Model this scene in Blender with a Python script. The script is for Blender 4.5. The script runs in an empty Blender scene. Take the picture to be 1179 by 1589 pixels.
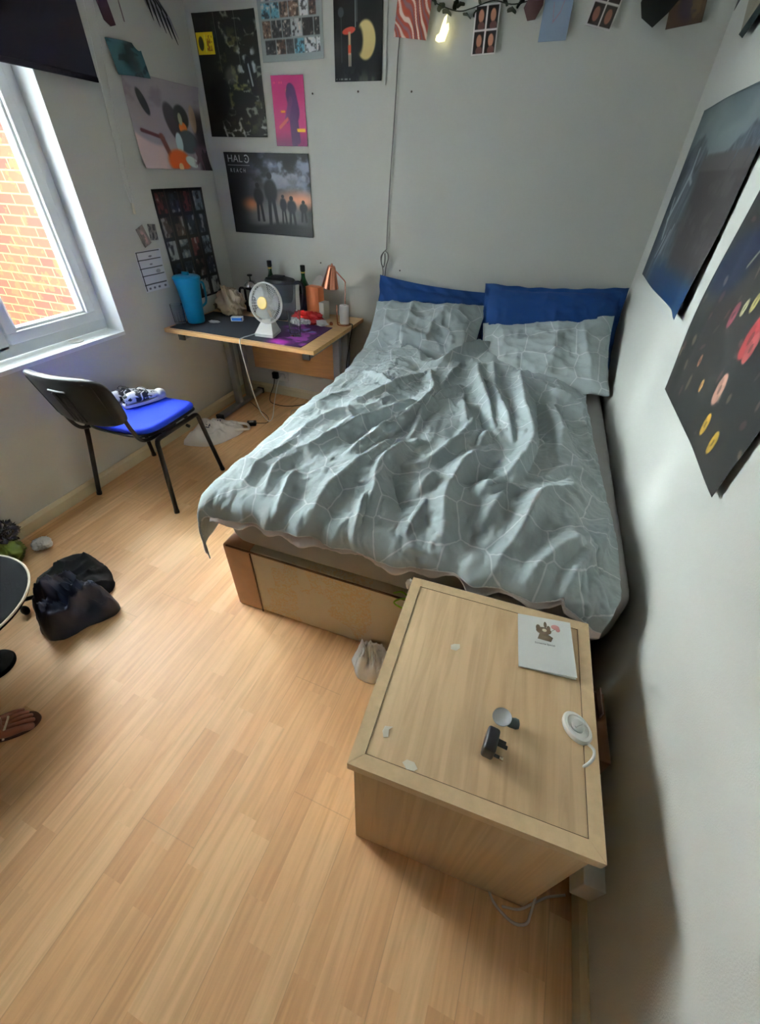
import bpy, bmesh, math, random
import numpy as np
from mathutils import Vector, Matrix
random.seed(7)
S = bpy.context.scene
COL = S.collection
PI = math.pi

# ------------------------------------------------------------------ camera
cam_d = bpy.data.cameras.new('camera')
cam = bpy.data.objects.new('camera', cam_d); COL.objects.link(cam)
RGT = (0.9406709, 0.3381635, 0.0279932)
FWD = (-0.2463655, 0.7373800, -0.6289474)
UPV = (-0.2333287, 0.5847360, 0.7769437)
cam.matrix_world = Matrix(((RGT[0], UPV[0], -FWD[0], 2.2819), (RGT[1], UPV[1], -FWD[1], -2.9949),
                           (RGT[2], UPV[2], -FWD[2], 1.5427), (0, 0, 0, 1)))
cam_d.sensor_fit = 'VERTICAL'; cam_d.sensor_height = 24.0
cam_d.lens = 632.85 / 1589 * 24.0
cam_d.shift_y = -8.5 / 1589
cam_d.clip_start = 0.02
S.camera = cam

# ------------------------------------------------------------------ light
W = bpy.data.worlds.new('sky'); S.world = W; W.use_nodes = True
nt = W.node_tree; bg = nt.nodes['Background']
tc = nt.nodes.new('ShaderNodeTexCoord')
def wm(op, a, b=None):
    k = nt.nodes.new('ShaderNodeMath'); k.operation = op
    for i, v in enumerate((a, b)):
        if v is None: continue
        if isinstance(v, (int, float)): k.inputs[i].default_value = v
        else: nt.links.new(v, k.inputs[i])
    return k.outputs[0]
nrm = nt.nodes.new('ShaderNodeVectorMath'); nrm.operation = 'NORMALIZE'; nt.links.new(tc.outputs['Generated'], nrm.inputs[0])
dt = nt.nodes.new('ShaderNodeVectorMath'); dt.operation = 'DOT_PRODUCT'; nt.links.new(nrm.outputs[0], dt.inputs[0])
SKY_DIR = Vector((-1.0, 0.26, 0.33)).normalized(); dt.inputs[1].default_value = SKY_DIR
glow = wm('POWER', wm('MAXIMUM', dt.outputs['Value'], 0.0), 24.0)     # bright patch of hazy cloud opposite the window
bg.inputs['Color'].default_value = (0.85, 0.94, 0.96, 1)
nt.links.new(wm('ADD', wm('MULTIPLY', glow, 1420.0), 0.8), bg.inputs['Strength'])
pd = bpy.data.lights.new('window_sky_portal', 'AREA'); pd.shape = 'RECTANGLE'; pd.size = 1.15; pd.size_y = 1.2
pd.cycles.is_portal = True
po = bpy.data.objects.new('window_sky_portal', pd); COL.objects.link(po)
po.location = (-0.19, -1.70, 1.38); po.rotation_euler = (PI / 2, 0, -PI / 2)
S.view_settings.view_transform = 'Standard'; S.view_settings.look = 'None'
S.view_settings.gamma = 1.0; S.view_settings.use_curve_mapping = False
S.view_settings.exposure = 1.25

# ------------------------------------------------------------------ helpers
def lin(c):
    c = np.asarray(c, dtype=float) / 255.0
    return np.where(c <= 0.04045, c / 12.92, ((c + 0.055) / 1.055) ** 2.4)

MATS = {}
def mat(name, rgb, rough=0.6, metal=0.0, bump=0.0, bscale=200.0, var=0.0, vscale=8.0, trans=0.0, alpha=1.0,
        ior=1.45, coat=0.0, sheen=0.0, spec=0.5, stretch=(1, 1, 1)):
    if name in MATS: return MATS[name]
    m = bpy.data.materials.new(name); m.use_nodes = True; n = m.node_tree; b = n.nodes['Principled BSDF']
    c = tuple(float(v) for v in lin(rgb)) + (1,)
    b.inputs['Base Color'].default_value = c; b.inputs['Roughness'].default_value = rough
    b.inputs['Metallic'].default_value = metal; b.inputs['Transmission Weight'].default_value = trans
    b.inputs['Alpha'].default_value = alpha; b.inputs['IOR'].default_value = ior
    b.inputs['Coat Weight'].default_value = coat; b.inputs['Sheen Weight'].default_value = sheen
    b.inputs['Specular IOR Level'].default_value = spec
    t = n.nodes.new('ShaderNodeTexCoord'); mp = n.nodes.new('ShaderNodeMapping')
    mp.inputs['Scale'].default_value = stretch; n.links.new(t.outputs['Object'], mp.inputs[0])
    if var > 0:
        ns = n.nodes.new('ShaderNodeTexNoise'); ns.inputs['Scale'].default_value = vscale; ns.inputs['Detail'].default_value = 5
        n.links.new(mp.outputs[0], ns.inputs['Vector'])
        r = n.nodes.new('ShaderNodeValToRGB'); n.links.new(ns.outputs['Fac'], r.inputs[0])
        r.color_ramp.elements[0].position = 0.3; r.color_ramp.elements[1].position = 0.7
        r.color_ramp.elements[0].color = tuple(v * (1 - var) for v in c[:3]) + (1,)
        r.color_ramp.elements[1].color = tuple(min(1, v * (1 + var)) for v in c[:3]) + (1,)
        n.links.new(r.outputs[0], b.inputs['Base Color'])
    if bump > 0:
        nb = n.nodes.new('ShaderNodeTexNoise'); nb.inputs['Scale'].default_value = bscale; nb.inputs['Detail'].default_value = 3
        n.links.new(mp.outputs[0], nb.inputs['Vector'])
        bp = n.nodes.new('ShaderNodeBump'); bp.inputs['Strength'].default_value = 1.0; bp.inputs['Distance'].default_value = bump
        n.links.new(nb.outputs['Fac'], bp.inputs['Height']); n.links.new(bp.outputs[0], b.inputs['Normal'])
    MATS[name] = m
    return m

def vmat(name, rough=0.45, spec=0.4):
    """paint read from the mesh's own colour attribute (printed artwork)"""
    m = bpy.data.materials.new(name); m.use_nodes = True; n = m.node_tree; b = n.nodes['Principled BSDF']
    a = n.nodes.new('ShaderNodeVertexColor'); a.layer_name = 'print'
    n.links.new(a.outputs['Color'], b.inputs['Base Color'])
    b.inputs['Roughness'].default_value = rough; b.inputs['Specular IOR Level'].default_value = spec
    MATS[name] = m
    return m

class MB:
    def __init__(s): s.v = []; s.f = []; s.mi = []
    def add(s, vs, fs, mi=0):
        o = len(s.v); s.v += [tuple(float(c) for c in v) for v in vs]
        s.f += [tuple(i + o for i in f) for f in fs]; s.mi += [mi] * len(fs); return s
    def box(s, x0, x1, y0, y1, z0, z1, b=0.0, mi=0, M=None):
        bm = bmesh.new()
        bmesh.ops.create_cube(bm, size=1.0)
        for v in bm.verts:
            v.co = Vector(((x0 + x1) / 2 + v.co.x * (x1 - x0), (y0 + y1) / 2 + v.co.y * (y1 - y0), (z0 + z1) / 2 + v.co.z * (z1 - z0)))
        if b > 0: bmesh.ops.bevel(bm, geom=list(bm.edges), offset=b, segments=3, affect='EDGES', profile=0.5)
        if M is not None: bmesh.ops.transform(bm, matrix=M, verts=bm.verts)
        bm.verts.index_update()
        s.add([v.co for v in bm.verts], [[v.index for v in f.verts] for f in bm.faces], mi); bm.free(); return s
    def tube(s, pts, r, n=10, closed=False, mi=0, cap=True):
        P = [Vector(p) for p in pts]; k = len(P)
        R = r if isinstance(r, (list, tuple)) else [r] * k
        up = None; vs = []; 
        for i in range(k):
            if closed: t = (P[(i + 1) % k] - P[i - 1])
            else: t = (P[min(i + 1, k - 1)] - P[max(i - 1, 0)])
            t = t.normalized() if t.length > 1e-9 else Vector((0, 0, 1))
            if up is None:
                up = Vector((0, 0, 1)) if abs(t.z) < 0.9 else Vector((1, 0, 0))
            up = (up - t * up.dot(t))
            up = up.normalized() if up.length > 1e-6 else t.orthogonal().normalized()
            sd = t.cross(up)
            for j in range(n):
                a = 2 * PI * j / n
                vs.append(P[i] + (up * math.cos(a) + sd * math.sin(a)) * R[i])
        fs = []
        for i in range(k if closed else k - 1):
            for j in range(n):
                a, b = i * n + j, i * n + (j + 1) % n; c, d = ((i + 1) % k) * n + (j + 1) % n, ((i + 1) % k) * n + j
                fs.append((a, b, c, d))
        if not closed and cap: fs.append(tuple(range(n))[::-1]); fs.append(tuple((k - 1) * n + j for j in range(n)))
        return s.add(vs, fs, mi)
    def lathe(s, prof, n=32, c=(0, 0, 0), mi=0, M=None):
        vs = []; fs = []
        for (r, z) in prof:
            for j in range(n):
                a = 2 * PI * j / n; p = Vector((r * math.cos(a), r * math.sin(a), z))
                if M is not None: p = M @ p
                vs.append(p + Vector(c))
        for i in range(len(prof) - 1):
            for j in range(n):
                fs.append((i * n + j, i * n + (j + 1) % n, (i + 1) * n + (j + 1) % n, (i + 1) * n + j))
        if prof[0][0] > 1e-6: fs.append(tuple(range(n))[::-1])
        if prof[-1][0] > 1e-6: fs.append(tuple((len(prof) - 1) * n + j for j in range(n)))
        return s.add(vs, fs, mi)
    def prism(s, poly, d, M=None, mi=0):
        """poly in local xy, extruded along +z by d"""
        n = len(poly); vs = [Vector((p[0], p[1], 0)) for p in poly] + [Vector((p[0], p[1], d)) for p in poly]
        if M is not None: vs = [M @ v for v in vs]
        fs = [tuple(range(n))[::-1], tuple(range(n, 2 * n))] + [(i, (i + 1) % n, n + (i + 1) % n, n + i) for i in range(n)]
        return s.add(vs, fs, mi)
    def ball(s, c, r, n=14, mi=0, M=None):
        prof = [(math.sin(PI * i / (n // 2)) * 1.0, -math.cos(PI * i / (n // 2))) for i in range(n // 2 + 1)]
        rr = r if isinstance(r, (tuple, list)) else (r, r, r)
        D = Matrix.Diagonal((rr[0], rr[1], rr[2], 1))
        if M is not None: D = M @ D
        return s.lathe([(max(a, 1e-7), b) for a, b in prof], n, c, mi, D)
    def build(s, name, mats, parent=None, smooth=True, org=None, auto=40):
        if org is None:
            if parent is not None: org = Vector((0, 0, 0))
            else:
                xs = np.array(s.v); org = Vector(((xs[:, 0].min() + xs[:, 0].max()) / 2, (xs[:, 1].min() + xs[:, 1].max()) / 2, xs[:, 2].min()))
        org = Vector(org)
        me = bpy.data.meshes.new(name)
        me.from_pydata([(v[0] - org.x, v[1] - org.y, v[2] - org.z) for v in s.v], [], s.f)
        if not isinstance(mats, (list, tuple)): mats = [mats]
        for m in mats: me.materials.append(m)
        me.polygons.foreach_set('material_index', s.mi)
        bm = bmesh.new(); bm.from_mesh(me); bmesh.ops.recalc_face_normals(bm, faces=bm.faces)
        if smooth:
            for f in bm.faces: f.smooth = True
            for e in bm.edges:
                if len(e.link_faces) == 2 and e.calc_face_angle(0) > math.radians(auto): e.smooth = False
        bm.to_mesh(me); bm.free()
        o = bpy.data.objects.new(name, me); COL.objects.link(o); o.location = org
        if parent is not None: o.parent = parent
        return o

def grid_obj(name, P, m, parent=None, uv=None, col=None, org=None, smooth=True, wrap=False):
    """P: (ny,nx,3) array"""
    ny, nx = P.shape[:2]
    if org is None: org = (0, 0, 0) if parent is not None else (float(P[..., 0].mean()), float(P[..., 1].mean()), float(P[..., 2].min()))
    V = (P.reshape(-1, 3) - np.array(org)).astype(np.float32)
    jj = np.arange(nx if wrap else nx - 1); ii = np.arange(ny - 1)
    I, J = np.meshgrid(ii, jj, indexing='ij'); J2 = (J + 1) % nx
    F = np.stack([I * nx + J, I * nx + J2, (I + 1) * nx + J2, (I + 1) * nx + J], -1).reshape(-1, 4)
    me = bpy.data.meshes.new(name)
    me.vertices.add(len(V)); me.vertices.foreach_set('co', V.ravel())
    me.loops.add(F.size); me.polygons.add(len(F))
    me.loops.foreach_set('vertex_index', F.ravel().astype(np.int32))
    me.polygons.foreach_set('loop_start', np.arange(0, F.size, 4, dtype=np.int32))
    me.polygons.foreach_set('loop_total', np.full(len(F), 4, dtype=np.int32))
    me.update(calc_edges=True)
    if smooth: me.polygons.foreach_set('use_smooth', [True] * len(F))
    if uv is not None:
        l = me.uv_layers.new(name='UVMap'); l.data.foreach_set('uv', uv.reshape(-1, 2)[F.ravel()].astype(np.float32).ravel())
    if col is not None:
        a = me.color_attributes.new('print', 'FLOAT_COLOR', 'POINT')
        c = np.ones((len(V), 4), np.float32); c[:, :3] = col.reshape(-1, 3); a.data.foreach_set('color', c.ravel())
    me.materials.append(m); me.validate()
    o = bpy.data.objects.new(name, me); COL.objects.link(o); o.location = org
    if parent is not None: o.parent = parent
    return o

def tag(o, label, cat, group=None, kind=None):
    if label: o['label'] = label
    if cat: o['category'] = cat
    if group: o['group'] = group
    if kind: o['kind'] = kind
    return o
def thing(name, loc, label, cat, rz=0.0, group=None):
    o = bpy.data.objects.new(name, None); COL.objects.link(o); o.location = loc; o.rotation_euler = (0, 0, rz)
    o.empty_display_size = 0.05
    return tag(o, label, cat, group)
def struct(o): o['kind'] = 'structure'; return o

def hash2(i, j, seed):
    h = np.sin(i * 127.1 + j * 311.7 + seed * 74.7) * 43758.5453
    return h - np.floor(h)
def vnoise(x, y, seed=0):
    xi = np.floor(x); yi = np.floor(y); xf = x - xi; yf = y - yi
    u = xf * xf * xf * (xf * (xf * 6 - 15) + 10); v = yf * yf * yf * (yf * (yf * 6 - 15) + 10)
    a = hash2(xi, yi, seed); b = hash2(xi + 1, yi, seed); c = hash2(xi, yi + 1, seed); d = hash2(xi + 1, yi + 1, seed)
    return (a * (1 - u) + b * u) * (1 - v) + (c * (1 - u) + d * u) * v
def fbm(x, y, seed=0, oct=4, gain=0.5):
    s = 0; a = 1.0; t = 0
    for o in range(oct):
        s = s + a * vnoise(x * 2 ** o + 3.1 * o, y * 2 ** o + 1.7 * o, seed + o * 13); t += a; a *= gain
    return s / t
def ridged(x, y, seed=0, oct=3):
    s = 0; a = 1.0; t = 0
    for o in range(oct):
        n = vnoise(x * 2 ** o, y * 2 ** o, seed + o * 7); s = s + a * (1 - np.abs(2 * n - 1)) ** 1.6; t += a; a *= 0.5
    return s / t
def sstep(a, b, x):
    t = np.clip((x - a) / (b - a), 0, 1); return t * t * (3 - 2 * t)

# ------------------------------------------------------------------ materials
M_wall = mat('white_emulsion', (205, 205, 198), 0.9, bump=0.0006, bscale=260, var=0.015, vscale=3)
M_ceil = mat('ceiling_white', (214, 212, 206), 0.95)
M_skirt = mat('cream_gloss_paint', (212, 200, 168), 0.4, var=0.05, vscale=6)
M_upvc = mat('white_upvc', (226, 229, 229), 0.3)
M_reveal = mat('white_reveal_paint', (226, 230, 230), 0.7)
M_black = mat('black_plastic', (22, 22, 24), 0.42, bump=0.0003, bscale=900)
M_blackm = mat('black_metal', (14, 14, 15), 0.3)
M_white = mat('white_plastic', (228, 228, 222), 0.35)
M_copper = mat('copper', (214, 140, 112), 0.25, metal=0.9)
M_grey = mat('grey_metal', (138, 142, 142), 0.45, metal=0.3)
M_dgrey = mat('dark_grey_metal', (52, 54, 56), 0.5)
M_glass = mat('clear_glass', (245, 250, 250), 0.03, trans=1.0, ior=1.3)
M_skin = mat('skin', (150, 98, 80), 0.5, var=0.08, vscale=30)

def math_node(n, op, a=None, b=None, c=None):
    k = n.nodes.new('ShaderNodeMath'); k.operation = op
    for i, v in enumerate((a, b, c)):
        if v is None: continue
        if isinstance(v, (int, float)): k.inputs[i].default_value = v
        else: n.links.new(v, k.inputs[i])
    return k.outputs[0]

def laminate(name, tones, strip=0.0655, length=0.42, board=3, gap=0.0012, rough=0.34, rot=0.0, off=(0, 0), seams=True, gscale=1.0):
    m = bpy.data.materials.new(name); m.use_nodes = True; n = m.node_tree; b = n.nodes['Principled BSDF']
    t = n.nodes.new('ShaderNodeTexCoord'); mp = n.nodes.new('ShaderNodeMapping'); n.links.new(t.outputs['Object'], mp.inputs[0])
    mp.inputs['Rotation'].default_value = (0, 0, rot); mp.inputs['Location'].default_value = (off[0], off[1], 0)
    s = n.nodes.new('ShaderNodeSeparateXYZ'); n.links.new(mp.outputs[0], s.inputs[0])
    X, Y = s.outputs['X'], s.outputs['Y']
    cx = math_node(n, 'DIVIDE', X, strip); ci = math_node(n, 'FLOOR', cx)
    w1 = n.nodes.new('ShaderNodeTexWhiteNoise'); w1.noise_dimensions = '1D'; n.links.new(ci, w1.inputs['W'])
    yy = math_node(n, 'ADD', math_node(n, 'DIVIDE', Y, length), math_node(n, 'MULTIPLY', w1.outputs['Value'], 7.3))
    yi = math_node(n, 'FLOOR', yy)
    cv = n.nodes.new('ShaderNodeCombineXYZ'); n.links.new(ci, cv.inputs[0]); n.links.new(yi, cv.inputs[1])
    w2 = n.nodes.new('ShaderNodeTexWhiteNoise'); w2.noise_dimensions = '2D'; n.links.new(cv.outputs[0], w2.inputs['Vector'])
    r = n.nodes.new('ShaderNodeValToRGB'); n.links.new(w2.outputs['Value'], r.inputs[0])
    els = r.color_ramp.elements
    while len(els) < len(tones): els.new(0.5)
    for i, tn in enumerate(tones):
        els[i].position = i / (len(tones) - 1); els[i].color = tuple(float(v) for v in lin(tn)) + (1,)
    # grain
    gm = n.nodes.new('ShaderNodeMapping'); gm.inputs['Scale'].default_value = (42 * gscale, 2.6 * gscale, 1); n.links.new(mp.outputs[0], gm.inputs[0])
    ad = n.nodes.new('ShaderNodeVectorMath'); ad.operation = 'ADD'; n.links.new(gm.outputs[0], ad.inputs[0])
    sc = n.nodes.new('ShaderNodeVectorMath'); sc.operation = 'SCALE'; n.links.new(w2.outputs['Color'], sc.inputs[0]); sc.inputs['Scale'].default_value = 40
    n.links.new(sc.outputs[0], ad.inputs[1])
    g = n.nodes.new('ShaderNodeTexNoise'); g.inputs['Scale'].default_value = 1.0; g.inputs['Detail'].default_value = 5; g.inputs['Distortion'].default_value = 1.3
    n.links.new(ad.outputs[0], g.inputs['Vector'])
    gr = n.nodes.new('ShaderNodeValToRGB'); n.links.new(g.outputs['Fac'], gr.inputs[0])
    gr.color_ramp.elements[0].position = 0.32; gr.color_ramp.elements[0].color = (0.84, 0.80, 0.76, 1)
    gr.color_ramp.elements[1].position = 0.62; gr.color_ramp.elements[1].color = (1.04, 1.03, 1.02, 1)
    mx = n.nodes.new('ShaderNodeMix'); mx.data_type = 'RGBA'; mx.blend_type = 'MULTIPLY'; mx.inputs[0].default_value = 1.0
    n.links.new(r.outputs[0], mx.inputs[6]); n.links.new(gr.outputs[0], mx.inputs[7])
    colr = mx.outputs[2]
    if seams:
        bw = strip * board
        bx = math_node(n, 'DIVIDE', X, bw); bi = math_node(n, 'FLOOR', bx)
        fx = math_node(n, 'SUBTRACT', bx, bi)
        dx = math_node(n, 'MULTIPLY', math_node(n, 'MINIMUM', fx, math_node(n, 'SUBTRACT', 1.0, fx)), bw)
        w3 = n.nodes.new('ShaderNodeTexWhiteNoise'); w3.noise_dimensions = '1D'; n.links.new(math_node(n, 'ADD', bi, 31.0), w3.inputs['W'])
        by = math_node(n, 'ADD', math_node(n, 'DIVIDE', Y, 1.29), math_node(n, 'MULTIPLY', w3.outputs['Value'], 5.1))
        fy = math_node(n, 'SUBTRACT', by, math_node(n, 'FLOOR', by))
        dy = math_node(n, 'MULTIPLY', math_node(n, 'MINIMUM', fy, math_node(n, 'SUBTRACT', 1.0, fy)), 1.29)
        d = math_node(n, 'MINIMUM', dx, dy)
        k = n.nodes.new('ShaderNodeMapRange'); n.links.new(d, k.inputs[0]); k.inputs[1].default_value = gap * 0.5; k.inputs[2].default_value = gap * 1.6
        k.inputs[3].default_value = 0.80; k.inputs[4].default_value = 1.0
        m2 = n.nodes.new('ShaderNodeMix'); m2.data_type = 'RGBA'; m2.blend_type = 'MULTIPLY'; m2.inputs[0].default_value = 1.0
        n.links.new(colr, m2.inputs[6]); n.links.new(k.outputs[0], m2.inputs[7]); colr = m2.outputs[2]
    n.links.new(colr, b.inputs['Base Color'])
    b.inputs['Roughness'].default_value = rough
    bp = n.nodes.new('ShaderNodeBump'); bp.inputs['Distance'].default_value = 0.0003; n.links.new(g.outputs['Fac'], bp.inputs['Height'])
    n.links.new(bp.outputs[0], b.inputs['Normal'])
    MATS[name] = m
    return m

M_floor = laminate('beech_strip_laminate', [(206, 158, 110), (221, 177, 128), (214, 167, 118), (226, 185, 137), (217, 170, 122), (221, 177, 128)],
                   rot=0.035, off=(-0.0405, 0), rough=0.5)
M_chest = laminate('maple_veneer', [(206, 176, 136), (210, 181, 142), (204, 173, 132)], strip=0.17, length=3.0, seams=False, rough=0.5, gscale=0.9)
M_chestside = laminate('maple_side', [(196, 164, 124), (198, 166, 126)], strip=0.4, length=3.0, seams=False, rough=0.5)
M_oak = mat('oak_edge', (214, 170, 116), 0.4, var=0.10, vscale=5, stretch=(1, 14, 14))
M_oakp = mat('oak_panel', (188, 140, 94), 0.45, var=0.10, vscale=4, stretch=(2, 10, 16))

# ------------------------------------------------------------------ room shell
RW = 2.7716; YB = -4.3; ZC = 2.45
struct(MB().box(-0.02, RW + 0.02, YB, 0.02, -0.06, 0).build('floor', M_floor, smooth=False, org=(0, 0, 0)))
struct(MB().box(-0.25, RW + 0.1, YB, 0.1, ZC, ZC + 0.08).build('ceiling', M_ceil, smooth=False))
struct(MB().box(-0.25, RW + 0.1, 0, 0.10, -0.06, ZC).build('wall_back', M_wall, smooth=False))
struct(MB().box(RW, RW + 0.10, YB, 0, -0.06, ZC).build('wall_right', M_wall, smooth=False))
struct(MB().box(-0.25, RW + 0.1, YB - 0.1, YB, -0.06, ZC).build('wall_front', mat('tan_wall', (92, 78, 64), .9), smooth=False))  # unseen wall, coloured dark to cut bounce light in the room
WY0, WY1, WZ0, WZ1 = -2.30, -1.10, 0.7835, 2.02
lw = MB()
lw.box(-0.25, 0, WY1, 0, -0.06, ZC); lw.box(-0.25, 0, YB, WY0, -0.06, ZC)
lw.box(-0.25, 0, WY0, WY1, -0.06, WZ0 - 0.02); lw.box(-0.25, 0, WY0, WY1, WZ1, ZC)
struct(lw.build('wall_left', M_wall, smooth=False))
def skirting(name, pts_fn):
    # moulded skirting profile (depth, height)
    prof = [(0, 0), (0.015, 0), (0.015, 0.058), (0.010, 0.066), (0.004, 0.0786), (0, 0.0786)]
    b = MB(); a, c = pts_fn
    vs = [a(d, h) for d, h in prof] + [c(d, h) for d, h in prof]; n = len(prof)
    b.add(vs, [tuple(range(n)), tuple(range(n, 2 * n))[::-1]] + [(i, i + n, (i + 1) % n + n, (i + 1) % n) for i in range(n)])
    return struct(b.build(name, M_skirt, smooth=False))
skirting('baseboard_left', (lambda d, h: (d, YB, h), lambda d, h: (d, 0, h)))
skirting('baseboard_back', (lambda d, h: (0.015, -d, h), lambda d, h: (RW - 0.015, -d, h)))
skirting('baseboard_right', (lambda d, h: (RW - d, YB, h), lambda d, h: (RW - d, 0, h)))

# window: sill, reveal, frame, two casements
wf = MB()
def frame_y(b, y0, y1, z0, z1, x0, x1, w, bev=0.004):
    b.box(x0, x1, y0, y1, z0, z0 + w, bev); b.box(x0, x1, y0, y1, z1 - w, z1, bev)
    b.box(x0, x1, y0, y0 + w, z0 + w - .004, z1 - w + .004, bev); b.box(x0, x1, y1 - w, y1, z0 + w - .004, z1 - w + .004, bev)
frame_y(wf, WY0, WY1, WZ0 + 0.005, WZ1, -0.19, -0.12, 0.055)
wf.box(-0.19, -0.12, -1.725, -1.665, WZ0 + 0.04, WZ1 - 0.04, 0.004)
win = struct(wf.build('window_1', M_upvc, auto=30))
for (a, c) in ((-1.662, -1.158), (-2.245, -1.728)):
    sb = MB(); frame_y(sb, a, c, WZ0 + 0.062, WZ1 - 0.06, -0.175, -0.10, 0.052, 0.006)
    frame_y(sb, a + 0.047, c - 0.047, WZ0 + 0.109, WZ1 - 0.107, -0.16, -0.115, 0.018, 0.005)
    o = sb.build('window_sash', M_upvc, auto=30); o.parent = win; o.matrix_parent_inverse = Matrix.Translation(-win.location)
    g = MB().box(-0.145, -0.139, a + 0.055, c - 0.055, WZ0 + 0.118, WZ1 - 0.116).build('glass_pane', mat('window_glass', (250, 252, 252), 0.0, trans=1.0, ior=1.01, spec=0.3), smooth=False)
    g.parent = win; g.matrix_parent_inverse = Matrix.Translation(-win.location)
sl = MB().box(-0.20, 0.004, WY0 + 0.001, WY1 - 0.001, WZ0 - 0.02, WZ0, 0.002).build('trim_1', M_reveal, smooth=False); struct(sl)
rv = MB(); rv.box(-0.20, 0.001, WY1 - 0.003, WY1 + 0.001, WZ0, WZ1); rv.box(-0.20, 0.001, WY0 - 0.001, WY0 + 0.003, WZ0, WZ1); rv.box(-0.20, 0.001, WY0, WY1, WZ1 - 0.003, WZ1 + 0.001)
struct(rv.build('trim_2', M_reveal, smooth=False))
tag(MB().lathe([(0.0, 0), (0.036, 0), (0.038, 0.002), (0.036, 0.005), (0.030, 0.0035), (0.0001, 0.0035)], 32, (-0.075, -1.36, WZ0)).build('coaster', M_white),
    'small round white coaster lying on the window sill', 'coaster')

# brick wing of the building outside the window, with an added light-blocking return
def brick_mat():
    m = bpy.data.materials.new('red_brick'); m.use_nodes = True; n = m.node_tree; b = n.nodes['Principled BSDF']
    t = n.nodes.new('ShaderNodeTexCoord'); mp = n.nodes.new('ShaderNodeMapping'); n.links.new(t.outputs['Object'], mp.inputs[0])
    mp.inputs['Rotation'].default_value = (PI / 2, 0, 0)
    br = n.nodes.new('ShaderNodeTexBrick'); n.links.new(mp.outputs[0], br.inputs['Vector'])
    br.inputs['Scale'].default_value = 1.0; br.inputs['Brick Width'].default_value = 0.225; br.inputs['Row Height'].default_value = 0.075
    br.inputs['Mortar Size'].default_value = 0.006; br.inputs['Mortar Smooth'].default_value = 0.3; br.inputs['Bias'].default_value = 0.0
    br.inputs['Color1'].default_value = (*lin((158, 62, 44)), 1); br.inputs['Color2'].default_value = (*lin((122, 44, 38)), 1)
    br.inputs['Mortar'].default_value = (*lin((176, 132, 84)), 1)
    ns = n.nodes.new('ShaderNodeTexNoise'); ns.inputs['Scale'].default_value = 9; ns.inputs['Detail'].default_value = 4; n.links.new(mp.outputs[0], ns.inputs['Vector'])
    mx = n.nodes.new('ShaderNodeMix'); mx.data_type = 'RGBA'; mx.inputs[7].default_value = (*lin((176, 96, 54)), 1)
    k = math_node(n, 'MULTIPLY', math_node(n, 'GREATER_THAN', ns.outputs['Fac'], 0.56), 0.35)
    n.links.new(k, mx.inputs[0]); n.links.new(br.outputs['Color'], mx.inputs[6]); n.links.new(mx.outputs[2], b.inputs['Base Color'])
    b.inputs['Roughness'].default_value = 0.9
    return m
tag(MB().box(-4.5, -0.26, -0.05, 0.15, -2.6, 2.4).box(-3.45, -3.05, -0.65, -0.04, -2.6, 2.6).build('brick_wing_with_shade_return', brick_mat(), smooth=False, org=(-3, 0, 0)),  # second box is an unseen return, added to keep sky glow off the wall
    'red brick wall of the building outside the window, with an added unseen return shading it', 'brick wall')

# ------------------------------------------------------------------ bed
M_sheet = mat('taupe_fitted_sheet', (146, 143, 139), 0.85, bump=0.0008, bscale=500, var=0.04, vscale=10)
bed = thing('double_bed', (2.04, -1.05, 0), 'double divan bed with grey sheet, in the corner against the right wall', 'bed')
BX0, BX1, BYF = 1.315, 2.700, -2.087
def rel(p, v): return (v[0] - p.location.x, v[1] - p.location.y, v[2] - p.location.z)
def shift(b, p):
    b.v = [(v[0] - p.location.x, v[1] - p.location.y, v[2] - p.location.z) for v in b.v]; return b
def divan_mat():
    m = mat('divan_ticking', (196, 182, 150), 0.75, bump=0.0005, bscale=700)
    n = m.node_tree; b = n.nodes['Principled BSDF']; t = n.nodes.new('ShaderNodeTexCoord')
    def ns(s, d, dist=0.0):
        k = n.nodes.new('ShaderNodeTexNoise'); k.inputs['Scale'].default_value = s; k.inputs['Detail'].default_value = d; k.inputs['Distortion'].default_value = dist
        n.links.new(t.outputs['Object'], k.inputs['Vector']); return k.outputs['Fac']
    patch = math_node(n, 'GREATER_THAN', ns(4.2, 2), 0.53)
    fine = math_node(n, 'GREATER_THAN', ns(55, 4, 2.0), 0.50)
    f = math_node(n, 'MULTIPLY', math_node(n, 'MULTIPLY', patch, fine), 0.5)
    mx = n.nodes.new('ShaderNodeMix'); mx.data_type = 'RGBA'; n.links.new(f, mx.inputs[0])
    mx.inputs[6].default_value = (*lin((204, 192, 168)), 1); mx.inputs[7].default_value = (*lin((206, 164, 96)), 1)
    n.links.new(mx.outputs[2], b.inputs['Base Color']); return m
M_divan = divan_mat()
shift(MB().box(BX0 + 0.002, BX1, BYF + 0.002, -0.03, 0.0, 0.375, 0.012), bed).build('divan_base', M_divan, bed)
cp = MB(); cp.box(BX0 - 0.002, BX0 + 0.128, BYF - 0.003, BYF + 0.25, 0.0, 0.378, 0.012)
shift(cp, bed).build('corner_panel', mat('brown_velour', (170, 130, 98), 0.65, var=0.12, vscale=9), bed)
st = MB(); st.tube([(BX0 + 0.128, BYF - 0.004, 0.004), (BX0 + 0.129, BYF - 0.004, 0.37)], 0.003, 6)
st.tube([(BX0 + 0.02, BYF - 0.002, 0.377), (BX1 - 0.02, BYF - 0.002, 0.373)], 0.004, 6)
shift(st, bed).build('piping', mat('brown_piping', (98, 70, 50), 0.7), bed)
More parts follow.
